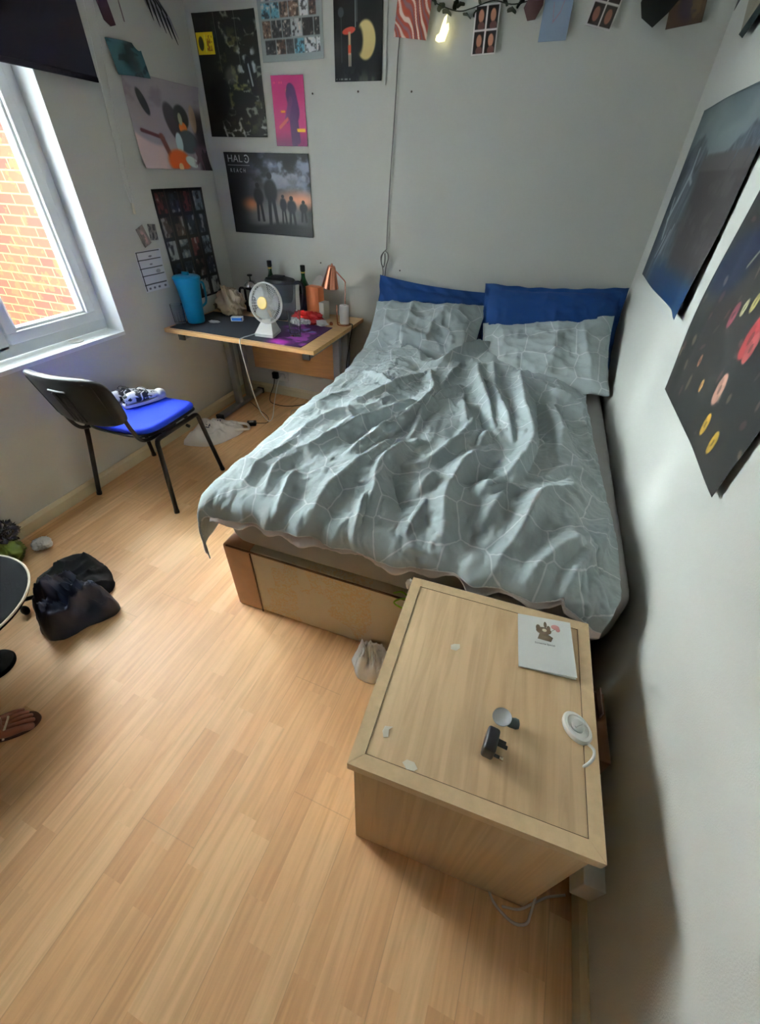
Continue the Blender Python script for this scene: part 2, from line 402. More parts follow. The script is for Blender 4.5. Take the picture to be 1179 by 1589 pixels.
# mattress: rounded slab with soft undulation
def rounded_slab(x0, x1, y0, y1, z0, z1, r, rc, nu=260, nv=26, amp=0.004):
    # superellipse-like outline swept over a rounded side profile
    th = np.linspace(0, 2 * PI, nu, endpoint=False)
    cx, cy = (x0 + x1) / 2, (y0 + y1) / 2; hx, hy = (x1 - x0) / 2, (y1 - y0) / 2
    prof = [(0.0, z0), (1 - r * 1.0, z0)]
    P = []
    rows = [(-9, z0)] + [(r - r * math.sin(a), z0 + r - r * math.cos(a)) for a in np.linspace(0, PI / 2, 6)]
    rows += [(r - r * math.cos(a), z1 - r + r * math.sin(a)) for a in np.linspace(0, PI / 2, 8)] + [(0.10, z1), (0.25, z1), (0.45, z1), (-9, z1)]
    for ins, z in rows:
        if ins == -9: pts = np.stack([np.full(nu, cx), np.full(nu, cy)], 1)
        else:
            # rounded rectangle perimeter by arc length
            ax, ay = hx - ins, hy - ins; c = max(rc - ins, 0.01)
            segs = []
            per = 2 * (2 * ax - 2 * c) + 2 * (2 * ay - 2 * c) + 2 * PI * c
            s = np.linspace(0, per, nu, endpoint=False); px = np.zeros(nu); py = np.zeros(nu)
            L = [(2 * ax - 2 * c), PI * c / 2, (2 * ay - 2 * c), PI * c / 2] * 2
            L = [2 * ax - 2 * c, PI * c / 2, 2 * ay - 2 * c, PI * c / 2, 2 * ax - 2 * c, PI * c / 2, 2 * ay - 2 * c, PI * c / 2]
            for i, q in enumerate(s):
                k = 0
                while k < 7 and q > L[k]: q -= L[k]; k += 1
                if k == 0: p = (-ax + c + q, -ay)
                elif k == 1: a = -PI / 2 + q / c; p = (ax - c + c * math.cos(a), -ay + c + c * math.sin(a))
                elif k == 2: p = (ax, -ay + c + q)
                elif k == 3: a = q / c; p = (ax - c + c * math.cos(a), ay - c + c * math.sin(a))
                elif k == 4: p = (ax - c - q, ay)
                elif k == 5: a = PI / 2 + q / c; p = (-ax + c + c * math.cos(a), ay - c + c * math.sin(a))
                elif k == 6: p = (-ax, ay - c - q)
                else: a = PI + q / c; p = (-ax + c + c * math.cos(a), -ay + c + c * math.sin(a))
                px[i], py[i] = p
            pts = np.stack([cx + px, cy + py], 1)
        zz = np.full(nu, z)
        if ins != -9:
            w = amp * (ridged(pts[:, 0] * 5 + z * 14, pts[:, 1] * 5 + z * 9, 5) - 0.4)
            d = pts - np.array([cx, cy]); d /= np.linalg.norm(d, axis=1)[:, None]; pts = pts + d * w[:, None]
        P.append(np.concatenate([pts, zz[:, None]], 1))
    return np.array(P)
MP = rounded_slab(BX0 + 0.005, 2.757, BYF + 0.01, -0.025, 0.384, 0.612, 0.055, 0.11)
MP -= np.array(bed.location)
grid_obj('mattress', MP, M_sheet, bed, wrap=True)

# --- duvet
def fabric_mat(name, base, line, scale=(1, 1), lw=0.0032, bump=0.0012):
    m = bpy.data.materials.new(name); m.use_nodes = True; n = m.node_tree; b = n.nodes['Principled BSDF']
    t = n.nodes.new('ShaderNodeTexCoord'); mp = n.nodes.new('ShaderNodeMapping'); n.links.new(t.outputs['UV'], mp.inputs[0])
    mp.inputs['Scale'].default_value = (scale[0], scale[1], 1)
    def voro(seed, sc, rnd):
        m2 = n.nodes.new('ShaderNodeMapping'); n.links.new(mp.outputs[0], m2.inputs[0]); m2.inputs['Location'].default_value = (seed, seed * .7, 0)
        v = n.nodes.new('ShaderNodeTexVoronoi'); v.voronoi_dimensions = '2D'; v.feature = 'DISTANCE_TO_EDGE'
        v.inputs['Scale'].default_value = sc; v.inputs['Randomness'].default_value = rnd
        n.links.new(m2.outputs[0], v.inputs['Vector']); return v.outputs['Distance']
    d = voro(0.37, 7.4, 0.8)
    k = n.nodes.new('ShaderNodeMapRange'); n.links.new(d, k.inputs[0]); k.inputs[1].default_value = lw * 7.4 * 0.55; k.inputs[2].default_value = lw * 7.4
    k.inputs[3].default_value = 1.0; k.inputs[4].default_value = 0.0
    mx = n.nodes.new('ShaderNodeMix'); mx.data_type = 'RGBA'; n.links.new(k.outputs[0], mx.inputs[0])
    mx.inputs[6].default_value = (*lin(base), 1); mx.inputs[7].default_value = (*lin(line), 1)
    n.links.new(mx.outputs[2], b.inputs['Base Color']); b.inputs['Roughness'].default_value = 0.85
    b.inputs['Sheen Weight'].default_value = 0.15; b.inputs['Specular IOR Level'].default_value = 0.25
    ns = n.nodes.new('ShaderNodeTexNoise'); ns.inputs['Scale'].default_value = 22; ns.inputs['Detail'].default_value = 6; ns.inputs['Distortion'].default_value = 1.2
    n.links.new(mp.outputs[0], ns.inputs['Vector'])
    bp = n.nodes.new('ShaderNodeBump'); bp.inputs['Distance'].default_value = bump * 3; bp.inputs['Strength'].default_value = 0.8
    n.links.new(ns.outputs['Fac'], bp.inputs['Height'])
    wp = n.nodes.new('ShaderNodeTexNoise'); wp.inputs['Scale'].default_value = 5; wp.inputs['Detail'].default_value = 2; n.links.new(mp.outputs[0], wp.inputs['Vector'])
    sc_ = n.nodes.new('ShaderNodeVectorMath'); sc_.operation = 'MULTIPLY_ADD'; n.links.new(wp.outputs['Color'], sc_.inputs[0]); sc_.inputs[1].default_value = (.22, .22, .22); n.links.new(mp.outputs[0], sc_.inputs[2])
    rd = n.nodes.new('ShaderNodeTexNoise'); rd.noise_type = 'RIDGED_MULTIFRACTAL'; rd.inputs['Scale'].default_value = 7.0; rd.inputs['Detail'].default_value = 3; n.links.new(sc_.outputs[0], rd.inputs['Vector'])
    b2 = n.nodes.new('ShaderNodeBump'); b2.inputs['Distance'].default_value = 0.010; b2.inputs['Strength'].default_value = 0.7
    n.links.new(rd.outputs['Fac'], b2.inputs['Height']); n.links.new(bp.outputs[0], b2.inputs['Normal']); n.links.new(b2.outputs[0], b.inputs['Normal'])
    MATS[name] = m
    return m
M_duvet = fabric_mat('grey_geometric_cotton', (160, 170, 171), (192, 198, 198))
M_under = mat('duvet_underside_cotton', (216, 204, 198), 0.85, bump=0.001, bscale=300)
RIDGES = """1.561,-1.286 1.636,-1.158 1.721,-1.045 1.794,-0.806;1.615,-1.490 1.730,-1.415 1.788,-1.257 1.862,-1.188 1.975,-1.117;1.647,-1.564 1.760,-1.376;1.743,-1.724 1.776,-1.614 1.828,-1.470 1.879,-1.248 1.897,-1.095 1.890,-1.015 1.832,-0.897 1.817,-0.796;1.917,-1.540 1.911,-1.365 1.884,-1.231 1.887,-1.108;1.911,-1.175 1.937,-1.070 1.984,-0.957 2.001,-0.924;1.921,-0.958 1.928,-0.747 1.943,-0.636;2.110,-1.308 2.073,-1.173 2.035,-0.995;2.073,-1.563 2.106,-1.450 2.148,-1.219;2.085,-1.584 2.140,-1.498 2.188,-1.375;2.043,-0.624 2.088,-0.850 2.183,-1.127 2.220,-1.282;2.122,-0.578 2.182,-0.889;1.780,-0.665 1.851,-0.655 1.895,-0.534 1.949,-0.486 2.043,-0.408 2.092,-0.362;1.447,-0.835 1.569,-0.944 1.684,-1.052;2.284,-0.661 2.315,-0.940 2.351,-1.227 2.397,-1.364 2.373,-1.556 2.310,-1.712 2.259,-1.779;2.461,-0.994 2.505,-1.267 2.508,-1.390;2.408,-0.711 2.498,-0.846 2.594,-0.869 2.654,-1.041;2.594,-0.877 2.610,-1.212 2.639,-1.368;2.088,-0.785 2.163,-0.871 2.233,-1.091 2.291,-1.302 2.312,-1.399;2.198,-1.506 2.201,-1.370 2.284,-1.347;1.441,-1.930 1.477,-1.853 1.586,-1.763 1.623,-1.627 1.728,-1.402 1.862,-1.188;1.523,-2.020 1.511,-1.911 1.559,-1.794;1.736,-1.767 1.765,-1.652 1.797,-1.501 1.868,-1.267;1.741,-2.087 1.742,-1.981 1.788,-1.888 1.836,-1.779 1.829,-1.626 1.877,-1.584;1.919,-2.048 1.907,-1.923 1.878,-1.843 1.898,-1.754 1.909,-1.651 1.958,-1.583;1.908,-2.120 1.891,-2.028 1.886,-1.912;2.058,-2.044 2.087,-1.917;1.613,-2.091 1.606,-2.024 1.588,-1.921;2.435,-2.102 2.495,-1.999 2.589,-1.893;2.339,-2.105 2.387,-1.985 2.418,-1.861 2.445,-1.759 2.544,-1.656;2.545,-2.113 2.580,-1.997 2.619,-1.915;2.248,-1.811 2.321,-1.769 2.379,-1.730;2.287,-1.937 2.324,-1.788;2.176,-2.030 2.142,-1.910 2.146,-1.757 2.177,-1.626 2.233,-1.508;1.996,-1.760 2.055,-1.676 2.134,-1.438 2.191,-1.362;2.078,-1.771 2.050,-1.898;1.439,-1.754 1.487,-1.490 1.614,-1.331;1.344,-1.409 1.425,-1.215 1.579,-1.062;1.424,-2.005 1.442,-1.857 1.488,-1.677;2.644,-1.947 2.641,-1.824 2.681,-1.665;2.459,-1.631 2.551,-1.527 2.666,-1.548"""
VALLEYS = """2.389,-0.909 2.423,-1.247 2.419,-1.426 2.398,-1.598;2.520,-0.885 2.534,-1.150 2.553,-1.277;1.700,-0.744 1.819,-0.602 1.936,-0.395 2.027,-0.196;1.934,-1.830 2.016,-1.964;2.232,-1.369 2.169,-1.237 2.128,-1.075;2.152,-1.797 2.230,-1.702 2.323,-1.686;2.047,-0.990 2.087,-1.167"""
BIG = {3: (.036, .030), 12: (.045, .04), 14: (.046, .036), 10: (.034, .03), 20: (.028, .028), 23: (.030, .028), 24: (.036, .03), 29: (.034, .032), 28: (.026, .028),
       16: (.026, .026), 15: (.030, .045), 22: (.028, .026), 33: (.034, .032), 18: (.028, .028), 0: (.028, .03), 1: (.024, .026), 34: (.028, .03), 36: (.018, .03), 37: (.018, .03)}
def polys(s): return [[tuple(map(float, p.split(','))) for p in l.split()] for l in s.split(';')]
def smooth_poly(P, k=2):
    P = np.array(P)
    for _ in range(k):
        Q = [P[0]]
        for a, b in zip(P[:-1], P[1:]): Q += [a * .75 + b * .25, a * .25 + b * .75]
        Q.append(P[-1]); P = np.array(Q)
    return P
def poly_field(X, Y, P, w, taper=True):
    """distance falloff around a polyline, fading at both ends"""
    P = smooth_poly(P); best = np.full(X.shape, 9.0); tt = np.zeros(X.shape)
    seg = np.linalg.norm(np.diff(P, axis=0), axis=1); cum = np.concatenate([[0], np.cumsum(seg)]); T = cum[-1]
    for i in range(len(P) - 1):
        d = P[i + 1] - P[i]; L2 = d @ d + 1e-12
        u = np.clip(((X - P[i, 0]) * d[0] + (Y - P[i, 1]) * d[1]) / L2, 0, 1)
        ds = np.hypot(X - P[i, 0] - u * d[0], Y - P[i, 1] - u * d[1]); k = ds < best
        best = np.where(k, ds, best); tt = np.where(k, (cum[i] + u * seg[i]) / T, tt)
    ends = np.sin(np.clip(tt, 0.08, 0.92) * PI) ** 0.5
    return np.exp(-(best / w) ** 1.15) * ends
def duvet_grid(ns=420, nt=520):
    s = np.linspace(-0.235, 1.440, ns); t = np.linspace(0, 1, nt)
    Sg, Tg = np.meshgrid(s, t)
    zt = 0.640; xL = 1.345; r = 0.075
    hx = np.array([1.27, 1.387, 1.538, 1.591, 1.744, 1.783, 1.861, 1.924, 1.994, 2.06, 2.13, 2.188, 2.236, 2.3, 2.386, 2.464, 2.497, 2.561, 2.585, 2.605, 2.642, 2.678, 2.71])
    hz = np.array([0.555, 0.55, 0.588, 0.578, 0.600, 0.588, 0.581, 0.592, 0.576, 0.575, 0.588, 0.598, 0.606, 0.592, 0.604, 0.598, 0.592, 0.604, 0.620, 0.600, 0.585, 0.560, 0.530])
    Xs = np.where(Sg >= 0, xL + Sg * 0.965, xL - r * np.sin(np.clip(-Sg / r, 0, PI / 2)))
    dzx = np.where(Sg >= 0, 0, np.where(-Sg < r * PI / 2, r * (1 - np.cos(np.clip(-Sg / r, 0, PI / 2))), r + (-Sg - r * PI / 2)))
    # right edge follows the mattress
    ytop = np.interp(Xs, [1.25, 1.5, 1.75, 1.85, 1.95, 2.05, 2.2, 2.74], [-0.30, -0.42, -0.60, -0.60, -0.48, -0.38, -0.34, -0.40])
    rf = 0.055; yF = -2.062
    drop = zt - np.interp(Xs, hx, hz)
    tend = np.where(drop < rf, rf * np.arccos(np.clip(1 - drop / rf, 0, 1)), rf * PI / 2 + drop - rf)
    L = ytop - yF
    tot = L + tend
    tau = Tg * tot
    dd = tau - L
    Ys = np.where(dd <= 0, ytop - tau, yF - rf * np.sin(np.clip(dd / rf, 0, PI / 2)))
    dzy = np.where(dd <= 0, 0, np.where(dd < rf * PI / 2, rf * (1 - np.cos(np.clip(dd / rf, 0, PI / 2))), rf + dd - rf * PI / 2))
    Z = zt - dzx - dzy
    # right edge: the photograph's outline wanders in x
    edge = np.interp(Ys, [-2.12, -2.08, -1.85, -1.4, -1.0, -0.73, -0.35], [2.680, 2.696, 2.706, 2.676, 2.655, 2.648, 2.650])
    Xs = np.where(Sg > 0.9, Xs + (edge - (xL + 1.44 * .965)) * sstep(0.9, 1.44, Sg), Xs)
    # plumpness and rise onto the pillows
    Z = Z + 0.050 * sstep(0.0, 0.30, Sg) * sstep(1.44, 1.25, Sg) * sstep(-2.1, -1.85, Ys) + 0.0
    Z = Z + 0.055 * sstep(-0.75, -0.40, Ys) * (Xs < 9)
    P = np.stack([Xs, Ys, Z], -1)
    du = np.gradient(P, axis=1); dv = np.gradient(P, axis=0); N = np.cross(dv, du)
    N /= np.linalg.norm(N, axis=-1, keepdims=True) + 1e-9
    # continue fabric coordinates round the edges so that folds run over them
    FX = np.where(Sg >= 0, Xs, xL + Sg); FY = np.where(dd <= 0, Ys, yF - dd)
    wx = 0.012 * (fbm(FX * 9, FY * 9, 3) - .5); wy = 0.012 * (fbm(FX * 9, FY * 9, 8) - .5)
    h = np.zeros(Sg.shape)
    for i, q in enumerate(polys(RIDGES)):
        a, w = BIG.get(i, (.022, .020))
        h = np.maximum(h, 0.35 * h + a * 1.65 * poly_field(FX + wx, FY + wy, q, w)) 
    for i, q in enumerate(polys(VALLEYS)): h -= 0.042 * poly_field(FX + wx, FY + wy, q, .034)
    # directional creases: radiating from the bunched centre near (2.0,-0.9)
    ang = np.arctan2(FY + 0.75, FX - 2.05); rad = np.hypot(FX - 2.05, FY + 0.75)
    h += 0.016 * (np.maximum(ridged(ang * 7.5 + 1.6 * fbm(FX * 5, FY * 5, 71), rad * 2.2, 73, 2), .35) - .5) * sstep(0.25, .6, rad)
    h += 0.026 * (ridged(ang * 3.2 + 0.8 * fbm(FX * 4, FY * 4, 21), rad * 1.6, 11, 3) - .45) * sstep(0.1, .5, rad)
    h += 0.015 * (ridged(FX * 9 + 2 * fbm(FX * 3, FY * 3, 5), FY * 5, 31, 3) - .45)
    cr = ridged(FX * 13 + 3.2 * fbm(FX * 4, FY * 4, 91), FY * 11 + 3.2 * fbm(FX * 4, FY * 4, 95), 97, 2)
    far = 0.35 + 0.65 * sstep(-.45, -.95, FY)
    h += far * 0.020 * np.maximum(cr - .55, 0) * sstep(.3, .6, fbm(FX * 3, FY * 3, 99))
    h += far * 0.007 * (ridged(FX * 21 + 1.5 * fbm(FX * 6, FY * 6, 15), FY * 15, 61, 3) - .45)
    h += far * 0.004 * (fbm(FX * 26, FY * 22, 41, 3) - .5)
    hemw = sstep(0.10, 0.0, tot - tau)
    h = h * (1 - 0.35 * hemw) + hemw * 0.026 * (vnoise(FX * 17, FY * 2, 77) - .35)
    h = h * (0.45 + 0.55 * sstep(1.44, 1.38, Sg)) * (0.5 + 0.5 * sstep(-0.05, 0.08, Sg))
    P = P + N * h[..., None]
    # pleats of the hanging left side
    hang = np.clip(-Sg / 0.235, 0, 1)
    P[..., 0] -= hang * 0.020 * (np.sin(FY * 21 + 3 * fbm(FY * 3, FY * 0, 9)) * .5 + .3) * sstep(0.2, 0.6, hang)
    P[..., 2] -= hang ** 2 * 0.06 * (sstep(-1.95, -2.1, FY))
    P[..., 0] = np.minimum(P[..., 0], RW - 0.006)
    P[..., 2] = np.maximum(P[..., 2], np.where((P[..., 0] > BX0) & (P[..., 1] > BYF + .02), 0.617, 0))
    uv = np.stack([FX * 1.0 + 0.01 * fbm(FX * 6, FY * 6, 2), FY], -1)
    return P, uv
DP, DUV = duvet_grid()
dv = thing('duvet', (2.03, -1.2, 0.62), 'rumpled grey duvet with white geometric line pattern, spread over the bed', 'duvet')
do = grid_obj('duvet_cover', DP - np.array(dv.location), M_duvet, dv, uv=DUV)
md = do.modifiers.new('thickness', 'SOLIDIFY'); md.thickness = 0.005; md.offset = -1
# hem: underside layer peeking out below the top layer along the foot end
k0 = 55
hem = DP[-1, k0:, :]; hem_in = DP[-26, k0:, :]
u = np.linspace(0, 1, 14)[:, None]
xx = hem[:, 0]
drop = 0.010 + 0.034 * (vnoise(xx * 13, xx * 0, 3)) + 0.008 * np.sin(xx * 41)
U = []
for k in range(14):
    q = k / 13
    y = hem_in[:, 1] * (1 - q) + (hem[:, 1] - 0.004 - 0.008 * (vnoise(xx * 30, xx * 0, 9))) * q + 0.012 * (1 - q)
    z = (hem_in[:, 2] - 0.03) * (1 - q) + (hem[:, 2] - drop) * q
    U.append(np.stack([xx, np.minimum(y, BYF - 0.001 * 1), z], 1))
uo = grid_obj('underside_hem', np.array(U) - np.array(dv.location), M_under, dv)
md = uo.modifiers.new('thickness', 'SOLIDIFY'); md.thickness = 0.004
st = MB(); pts = [tuple(p + np.array([0, -0.003, 0]) - np.array(dv.location)) for p in DP[-1, 40::3, :]]
st.tube(pts, 0.0030, 6); st.build('stitched_edge', mat('pale_piping', (214, 214, 210), 0.8), dv)

# --- pillows
M_blue = mat('royal_blue_cotton', (9, 60, 120), 0.8, bump=0.002, bscale=30, var=0.06, vscale=6)
M_pgrey = fabric_mat('grey_geometric_pillow_cotton', (166, 176, 177), (196, 202, 202), scale=(1, 1))
def pillow(name, label, w, h, t, c, x_ax, y_ax, m, seed, flange=0.0, amp=0.012, bend=None, group=None):
    n1, n2 = 90, 70
    U_, V_ = np.meshgrid(np.linspace(-1, 1, n1), np.linspace(-1, 1, n2))
    # pinched outline
    px = U_ * w / 2 * (1 - 0.05 * (1 - V_ ** 2) * U_ ** 2 * 1.0); py = V_ * h / 2 * (1 - 0.07 * (1 - U_ ** 2) * V_ ** 2)
    fl = flange / (w / 2); flh = flange / (h / 2)
    ux = np.clip(np.abs(U_) / (1 - fl), 0, 1); vy = np.clip(np.abs(V_) / (1 - flh), 0, 1)
    th = t / 2 * ((1 - ux ** 2.4) ** 0.55) * ((1 - vy ** 2.4) ** 0.55)
    wr = amp * (ridged(U_ * 2.2 + seed, V_ * 1.4 + 0.8 * U_ + seed, seed, 3) - 0.45) * 2.0
    wr2 = amp * 0.5 * (fbm(U_ * 7, V_ * 7, seed + 4) - .5)
    X_ = Vector(x_ax).normalized(); Y_ = Vector(y_ax); Y_ = (Y_ - X_ * Y_.dot(X_)).normalized(); Z_ = X_.cross(Y_)
    def mk(sg):
        thk = sg * (th + (wr + wr2) * (0.25 + (th / (t / 2)))) + sg * 0.0015
        if flange > 0: thk = thk + 0.007 * np.sin(U_ * 19 + V_ * 15 + seed) * (1 - np.minimum(1, th / (t / 2) * 6))
        q = px, py, thk
        if bend: q = bend(px, py, thk)
        P = np.array(c) + q[0][..., None] * np.array(X_) + q[1][..., None] * np.array(Y_) + q[2][..., None] * np.array(Z_)
        return P
    A = mk(1); B = mk(-1)
    ring = np.concatenate([A, B[:, ::-1]], axis=1)       # wrap the two faces in one tube
    uv = np.concatenate([np.stack([px, py], -1), np.stack([px[:, ::-1] + 1.3, py[:, ::-1]], -1)], axis=1)
    o = grid_obj(name, ring, m, None, uv=uv, wrap=True, org=tuple(c))
    return tag(o, label, 'pillow', group)
pillow('pillow', 'royal blue pillow propped behind the left grey pillow, top edge frilled', 0.76, 0.46, 0.11, (1.61, -0.115, 0.785), (1, 0, -0.055), (0, 0.22, 1), M_blue, 3, 0.045, 0.020)
pillow('pillow', 'large royal blue pillow leaning in the corner behind the right grey pillow', 0.80, 0.56, 0.15, (2.365, -0.255, 0.835), (1, 0, 0.06), (0, 0.62, 1), M_blue, 9, 0.03, 0.022)
pillow('pillow', 'grey patterned pillow in front of the left blue pillow', 0.74, 0.48, 0.19, (1.635, -0.345, 0.768), (1, 0, 0.06), (0, 0.85, 0.62), M_pgrey, 14, 0, 0.028)
pillow('pillow', 'grey patterned pillow with a pointed corner in front of the right blue pillow', 0.72, 0.50, 0.12, (2.375, -0.45, 0.765), (1, 0, 0.17), (-.08, 0.80, 0.62), M_pgrey, 21, 0.012, 0.022)

# ------------------------------------------------------------------ desk
desk = thing('desk', (0.56, -0.42, 0), 'oak-topped office desk with grey metal cantilever legs, in the back left corner', 'desk')
shift(MB().box(0.018, 1.108, -0.82, -0.022, 0.705, 0.730, 0.002), desk).build('desk_top', M_oak, desk, auto=25)
shift(MB().box(0.20, 1.00, -0.165, -0.147, 0.285, 0.70, 0.002), desk).build('modesty_panel', M_oakp, desk)
for xx_, nm in ((0.13, 'left'), (1.045, 'right')):
    lg = MB()
    lg.box(xx_ - .028, xx_ + .028, -0.62, -0.05, 0.008, 0.045, 0.008)                 # floor runner
    lg.box(xx_ - .022, xx_ + .022, -0.795, -0.06, 0.668, 0.704, 0.005)                # arm under the top
    for y in (-0.36, -0.21): lg.box(xx_ - .026, xx_ + .026, y - .022, y + .022, 0.04, 0.672, 0.006)
    f = shift(lg, desk).build('leg', M_grey, desk, auto=30)
    for cb_ in ((xx_ - .024, xx_ + .024, -0.806, -0.792, 0.664, 0.705, 0.003), (xx_ - .030, xx_ + .030, -0.640, -0.612, 0.0, 0.047, 0.006), (xx_ - .030, xx_ + .030, -0.06, -0.035, 0.0, 0.047, 0.006)):
        shift(MB().box(*cb_), desk).build('end_cap', M_dgrey, f)
DZ = 0.730
def art_mesh(name, w, h, fn, m, nx=120, ny=120, M=None, parent=None, gain=1.0, bend=None, org=None, thick=0.0006):
    U_, V_ = np.meshgrid(np.linspace(0, 1, nx), np.linspace(0, 1, ny))
    rgb = np.clip(fn(U_, V_), 0, 255); c = np.clip(lin(rgb) * (gain * 0.74 if gain > 1.5 else gain), 0, 0.95)
    X = U_ * w; Y = V_ * h; Z = np.zeros_like(X) if bend is None else bend(U_, V_)
    P = np.stack([X, Y, Z], -1)
    Mn = np.array(M) if M is not None else np.eye(4)
    P = P @ Mn[:3, :3].T + Mn[:3, 3]
    o = grid_obj(name, P, m, parent, col=c, org=org)
    if thick: md = o.modifiers.new('paper', 'SOLIDIFY'); md.thickness = thick; md.offset = -1
    return o
def RGB(*c): return np.array(c, float)
def canvas(U, c): return np.ones(U.shape + (3,)) * np.array(c, float)
def over(img, mask, c, a=1.0):
    mask = np.clip(mask, 0, 1)[..., None] * a; return img * (1 - mask) + np.array(c, float) * mask
def ell(U, V, cx, cy, rx, ry, rot=0, soft=0.12):
    c, s = math.cos(rot), math.sin(rot); x = (U - cx) * c + (V - cy) * s; y = -(U - cx) * s + (V - cy) * c
    return sstep(1 + soft, 1 - soft, np.sqrt((x / rx) ** 2 + (y / ry) ** 2))
def rect(U, V, x0, x1, y0, y1, e=0.004):
    return sstep(x0 - e, x0 + e, U) * sstep(x1 + e, x1 - e, U) * sstep(y0 - e, y0 + e, V) * sstep(y1 + e, y1 - e, V)
def stroke(U, V, x0, y0, x1, y1, w, soft=0.5):
    dx, dy = x1 - x0, y1 - y0; t = np.clip(((U - x0) * dx + (V - y0) * dy) / (dx * dx + dy * dy + 1e-12), 0, 1)
    d = np.hypot(U - x0 - t * dx, V - y0 - t * dy); return sstep(w * (1 + soft), w * (1 - soft), d)

M_mat = vmat('desk_mat_print', 0.75, 0.3)
def mat_art(U, V):
    img = canvas(U, (44, 46, 52)); n = fbm(U * 14, V * 9, 3, 5); g = fbm(U * 5, V * 3, 9, 3)
    k = sstep(0.66, 0.78, U + 0.10 * (V - .5))
    img = over(img, k, (66, 32, 78))
    img = over(img, k * sstep(.50, .72, n), (150, 70, 160)); img = over(img, k * sstep(.60, .75, g) * sstep(.5, .7, n), (120, 130, 190))
    img = over(img, k * ell(U, V, .80, .10, .09, .10, 0, .6), (205, 60, 190), .8)
    return img
mm = art_mesh('desk_mat', 0.965, 0.45, mat_art, M_mat, 260, 120, Matrix.Translation((0.045, -0.795, DZ + 0.0035)), gain=1.25, thick=0.003)
tag(mm, 'large dark grey desk mat with a purple patterned right end, lying on the desk', 'desk mat')
DM = DZ + 0.0036

# fan -----------------------------------------------------------------
fan = thing('desk_fan', (0.705, -0.645, DM), 'small white desk fan with yellow hub, standing on the desk mat', 'fan', rz=math.radians(4))
b = MB()
b.prism([(-.062, -.075), (.062, -.075), (.062, -.055), (.045, .07), (-.045, .07), (-.062, -.055)], .018)
v = [(-.062, -.072, .018), (.062, -.072, .018), (.044, .065, .018), (-.044, .065, .018), (-.028, -.012, .095), (.028, -.012, .095), (.024, .030, .095), (-.024, .030, .095)]
b.add(v, [(0, 1, 5, 4), (1, 2, 6, 5), (2, 3, 7, 6), (3, 0, 4, 7), (4, 5, 6, 7), (3, 2, 1, 0)])
b.build('fan_base', M_white, fan, auto=25)
head = Matrix.Translation((0, -0.005, 0.182)) @ Matrix.Rotation(math.radians(-6), 4, 'Z') @ Matrix.Rotation(math.radians(78), 4, 'X')
def hp(x, y, z): return head @ Vector((x, y, z))
Rf = 0.112
b = MB(); b.tube([hp(Rf * math.cos(a), Rf * math.sin(a), 0.0) for a in np.linspace(0, 2 * PI, 48, endpoint=False)], 0.0045, 8, True)
b.tube([hp(Rf * math.cos(a), Rf * math.sin(a), -0.012) for a in np.linspace(0, 2 * PI, 48, endpoint=False)], 0.0035, 8, True)
b.build('cage_rim', M_white, fan)
b = MB()
for i in range(60):
    a = 2 * PI * i / 60
    b.tube([hp(r * math.cos(a + tw), r * math.sin(a + tw), z) for r, z, tw in ((Rf, 0, 0), (Rf * .92, .018, .02), (Rf * .7, .027, .05), (.034, .03, .09))], 0.0011, 5)
for rr, zz in ((Rf * .88, .021), (Rf * .62, .028)):
    b.tube([hp(rr * math.cos(a), rr * math.sin(a), zz) for a in np.linspace(0, 2 * PI, 40, endpoint=False)], 0.0011, 5, True)
b.build('front_grille', M_white, fan)
b = MB()
for i in range(40):
    a = 2 * PI * i / 40
    b.tube([hp(r * math.cos(a), r * math.sin(a), z) for r, z in ((Rf, -.012), (Rf * .9, -.035), (Rf * .5, -.042), (.03, -.042))], 0.0012, 5)
b.build('rear_grille', M_white, fan)
b = MB()
for k in range(3):
    a0 = 2 * PI * k / 3; vs = []; fs = []
    for i in range(9):
        for j in range(7):
            q = i / 8; r = .022 + q * .072; wdt = .55 + .55 * math.sin(q * PI * .8); a = a0 + (j / 6 - .5) * wdt * 1.15 + q * .25
            vs.append(hp(r * math.cos(a), r * math.sin(a), -.006 + (j / 6 - .5) * -.022))
    for i in range(8):
        for j in range(6): fs.append((i * 7 + j, i * 7 + j + 1, (i + 1) * 7 + j + 1, (i + 1) * 7 + j))
    b.add(vs, fs)
o = b.build('fan_blades', mat('frosted_plastic', (226, 230, 228), 0.3, trans=0.55, ior=1.2), fan); md = o.modifiers.new('t', 'SOLIDIFY'); md.thickness = .0015
b = MB().lathe([(0.0001, .028), (.034, .028), (.036, .031), (.032, .036), (.0001, .039)], 32, (0, 0, 0), 0, head); b.build('hub', mat('pale_yellow_plastic', (240, 212, 128), 0.4), fan)
b = MB().lathe([(.0001, -.075), (.026, -.075), (.034, -.068), (.036, -.02), (.022, -.006), (.0001, -.006)], 28, (0, 0, 0), 0, head); b.build('motor_housing', M_white, fan)
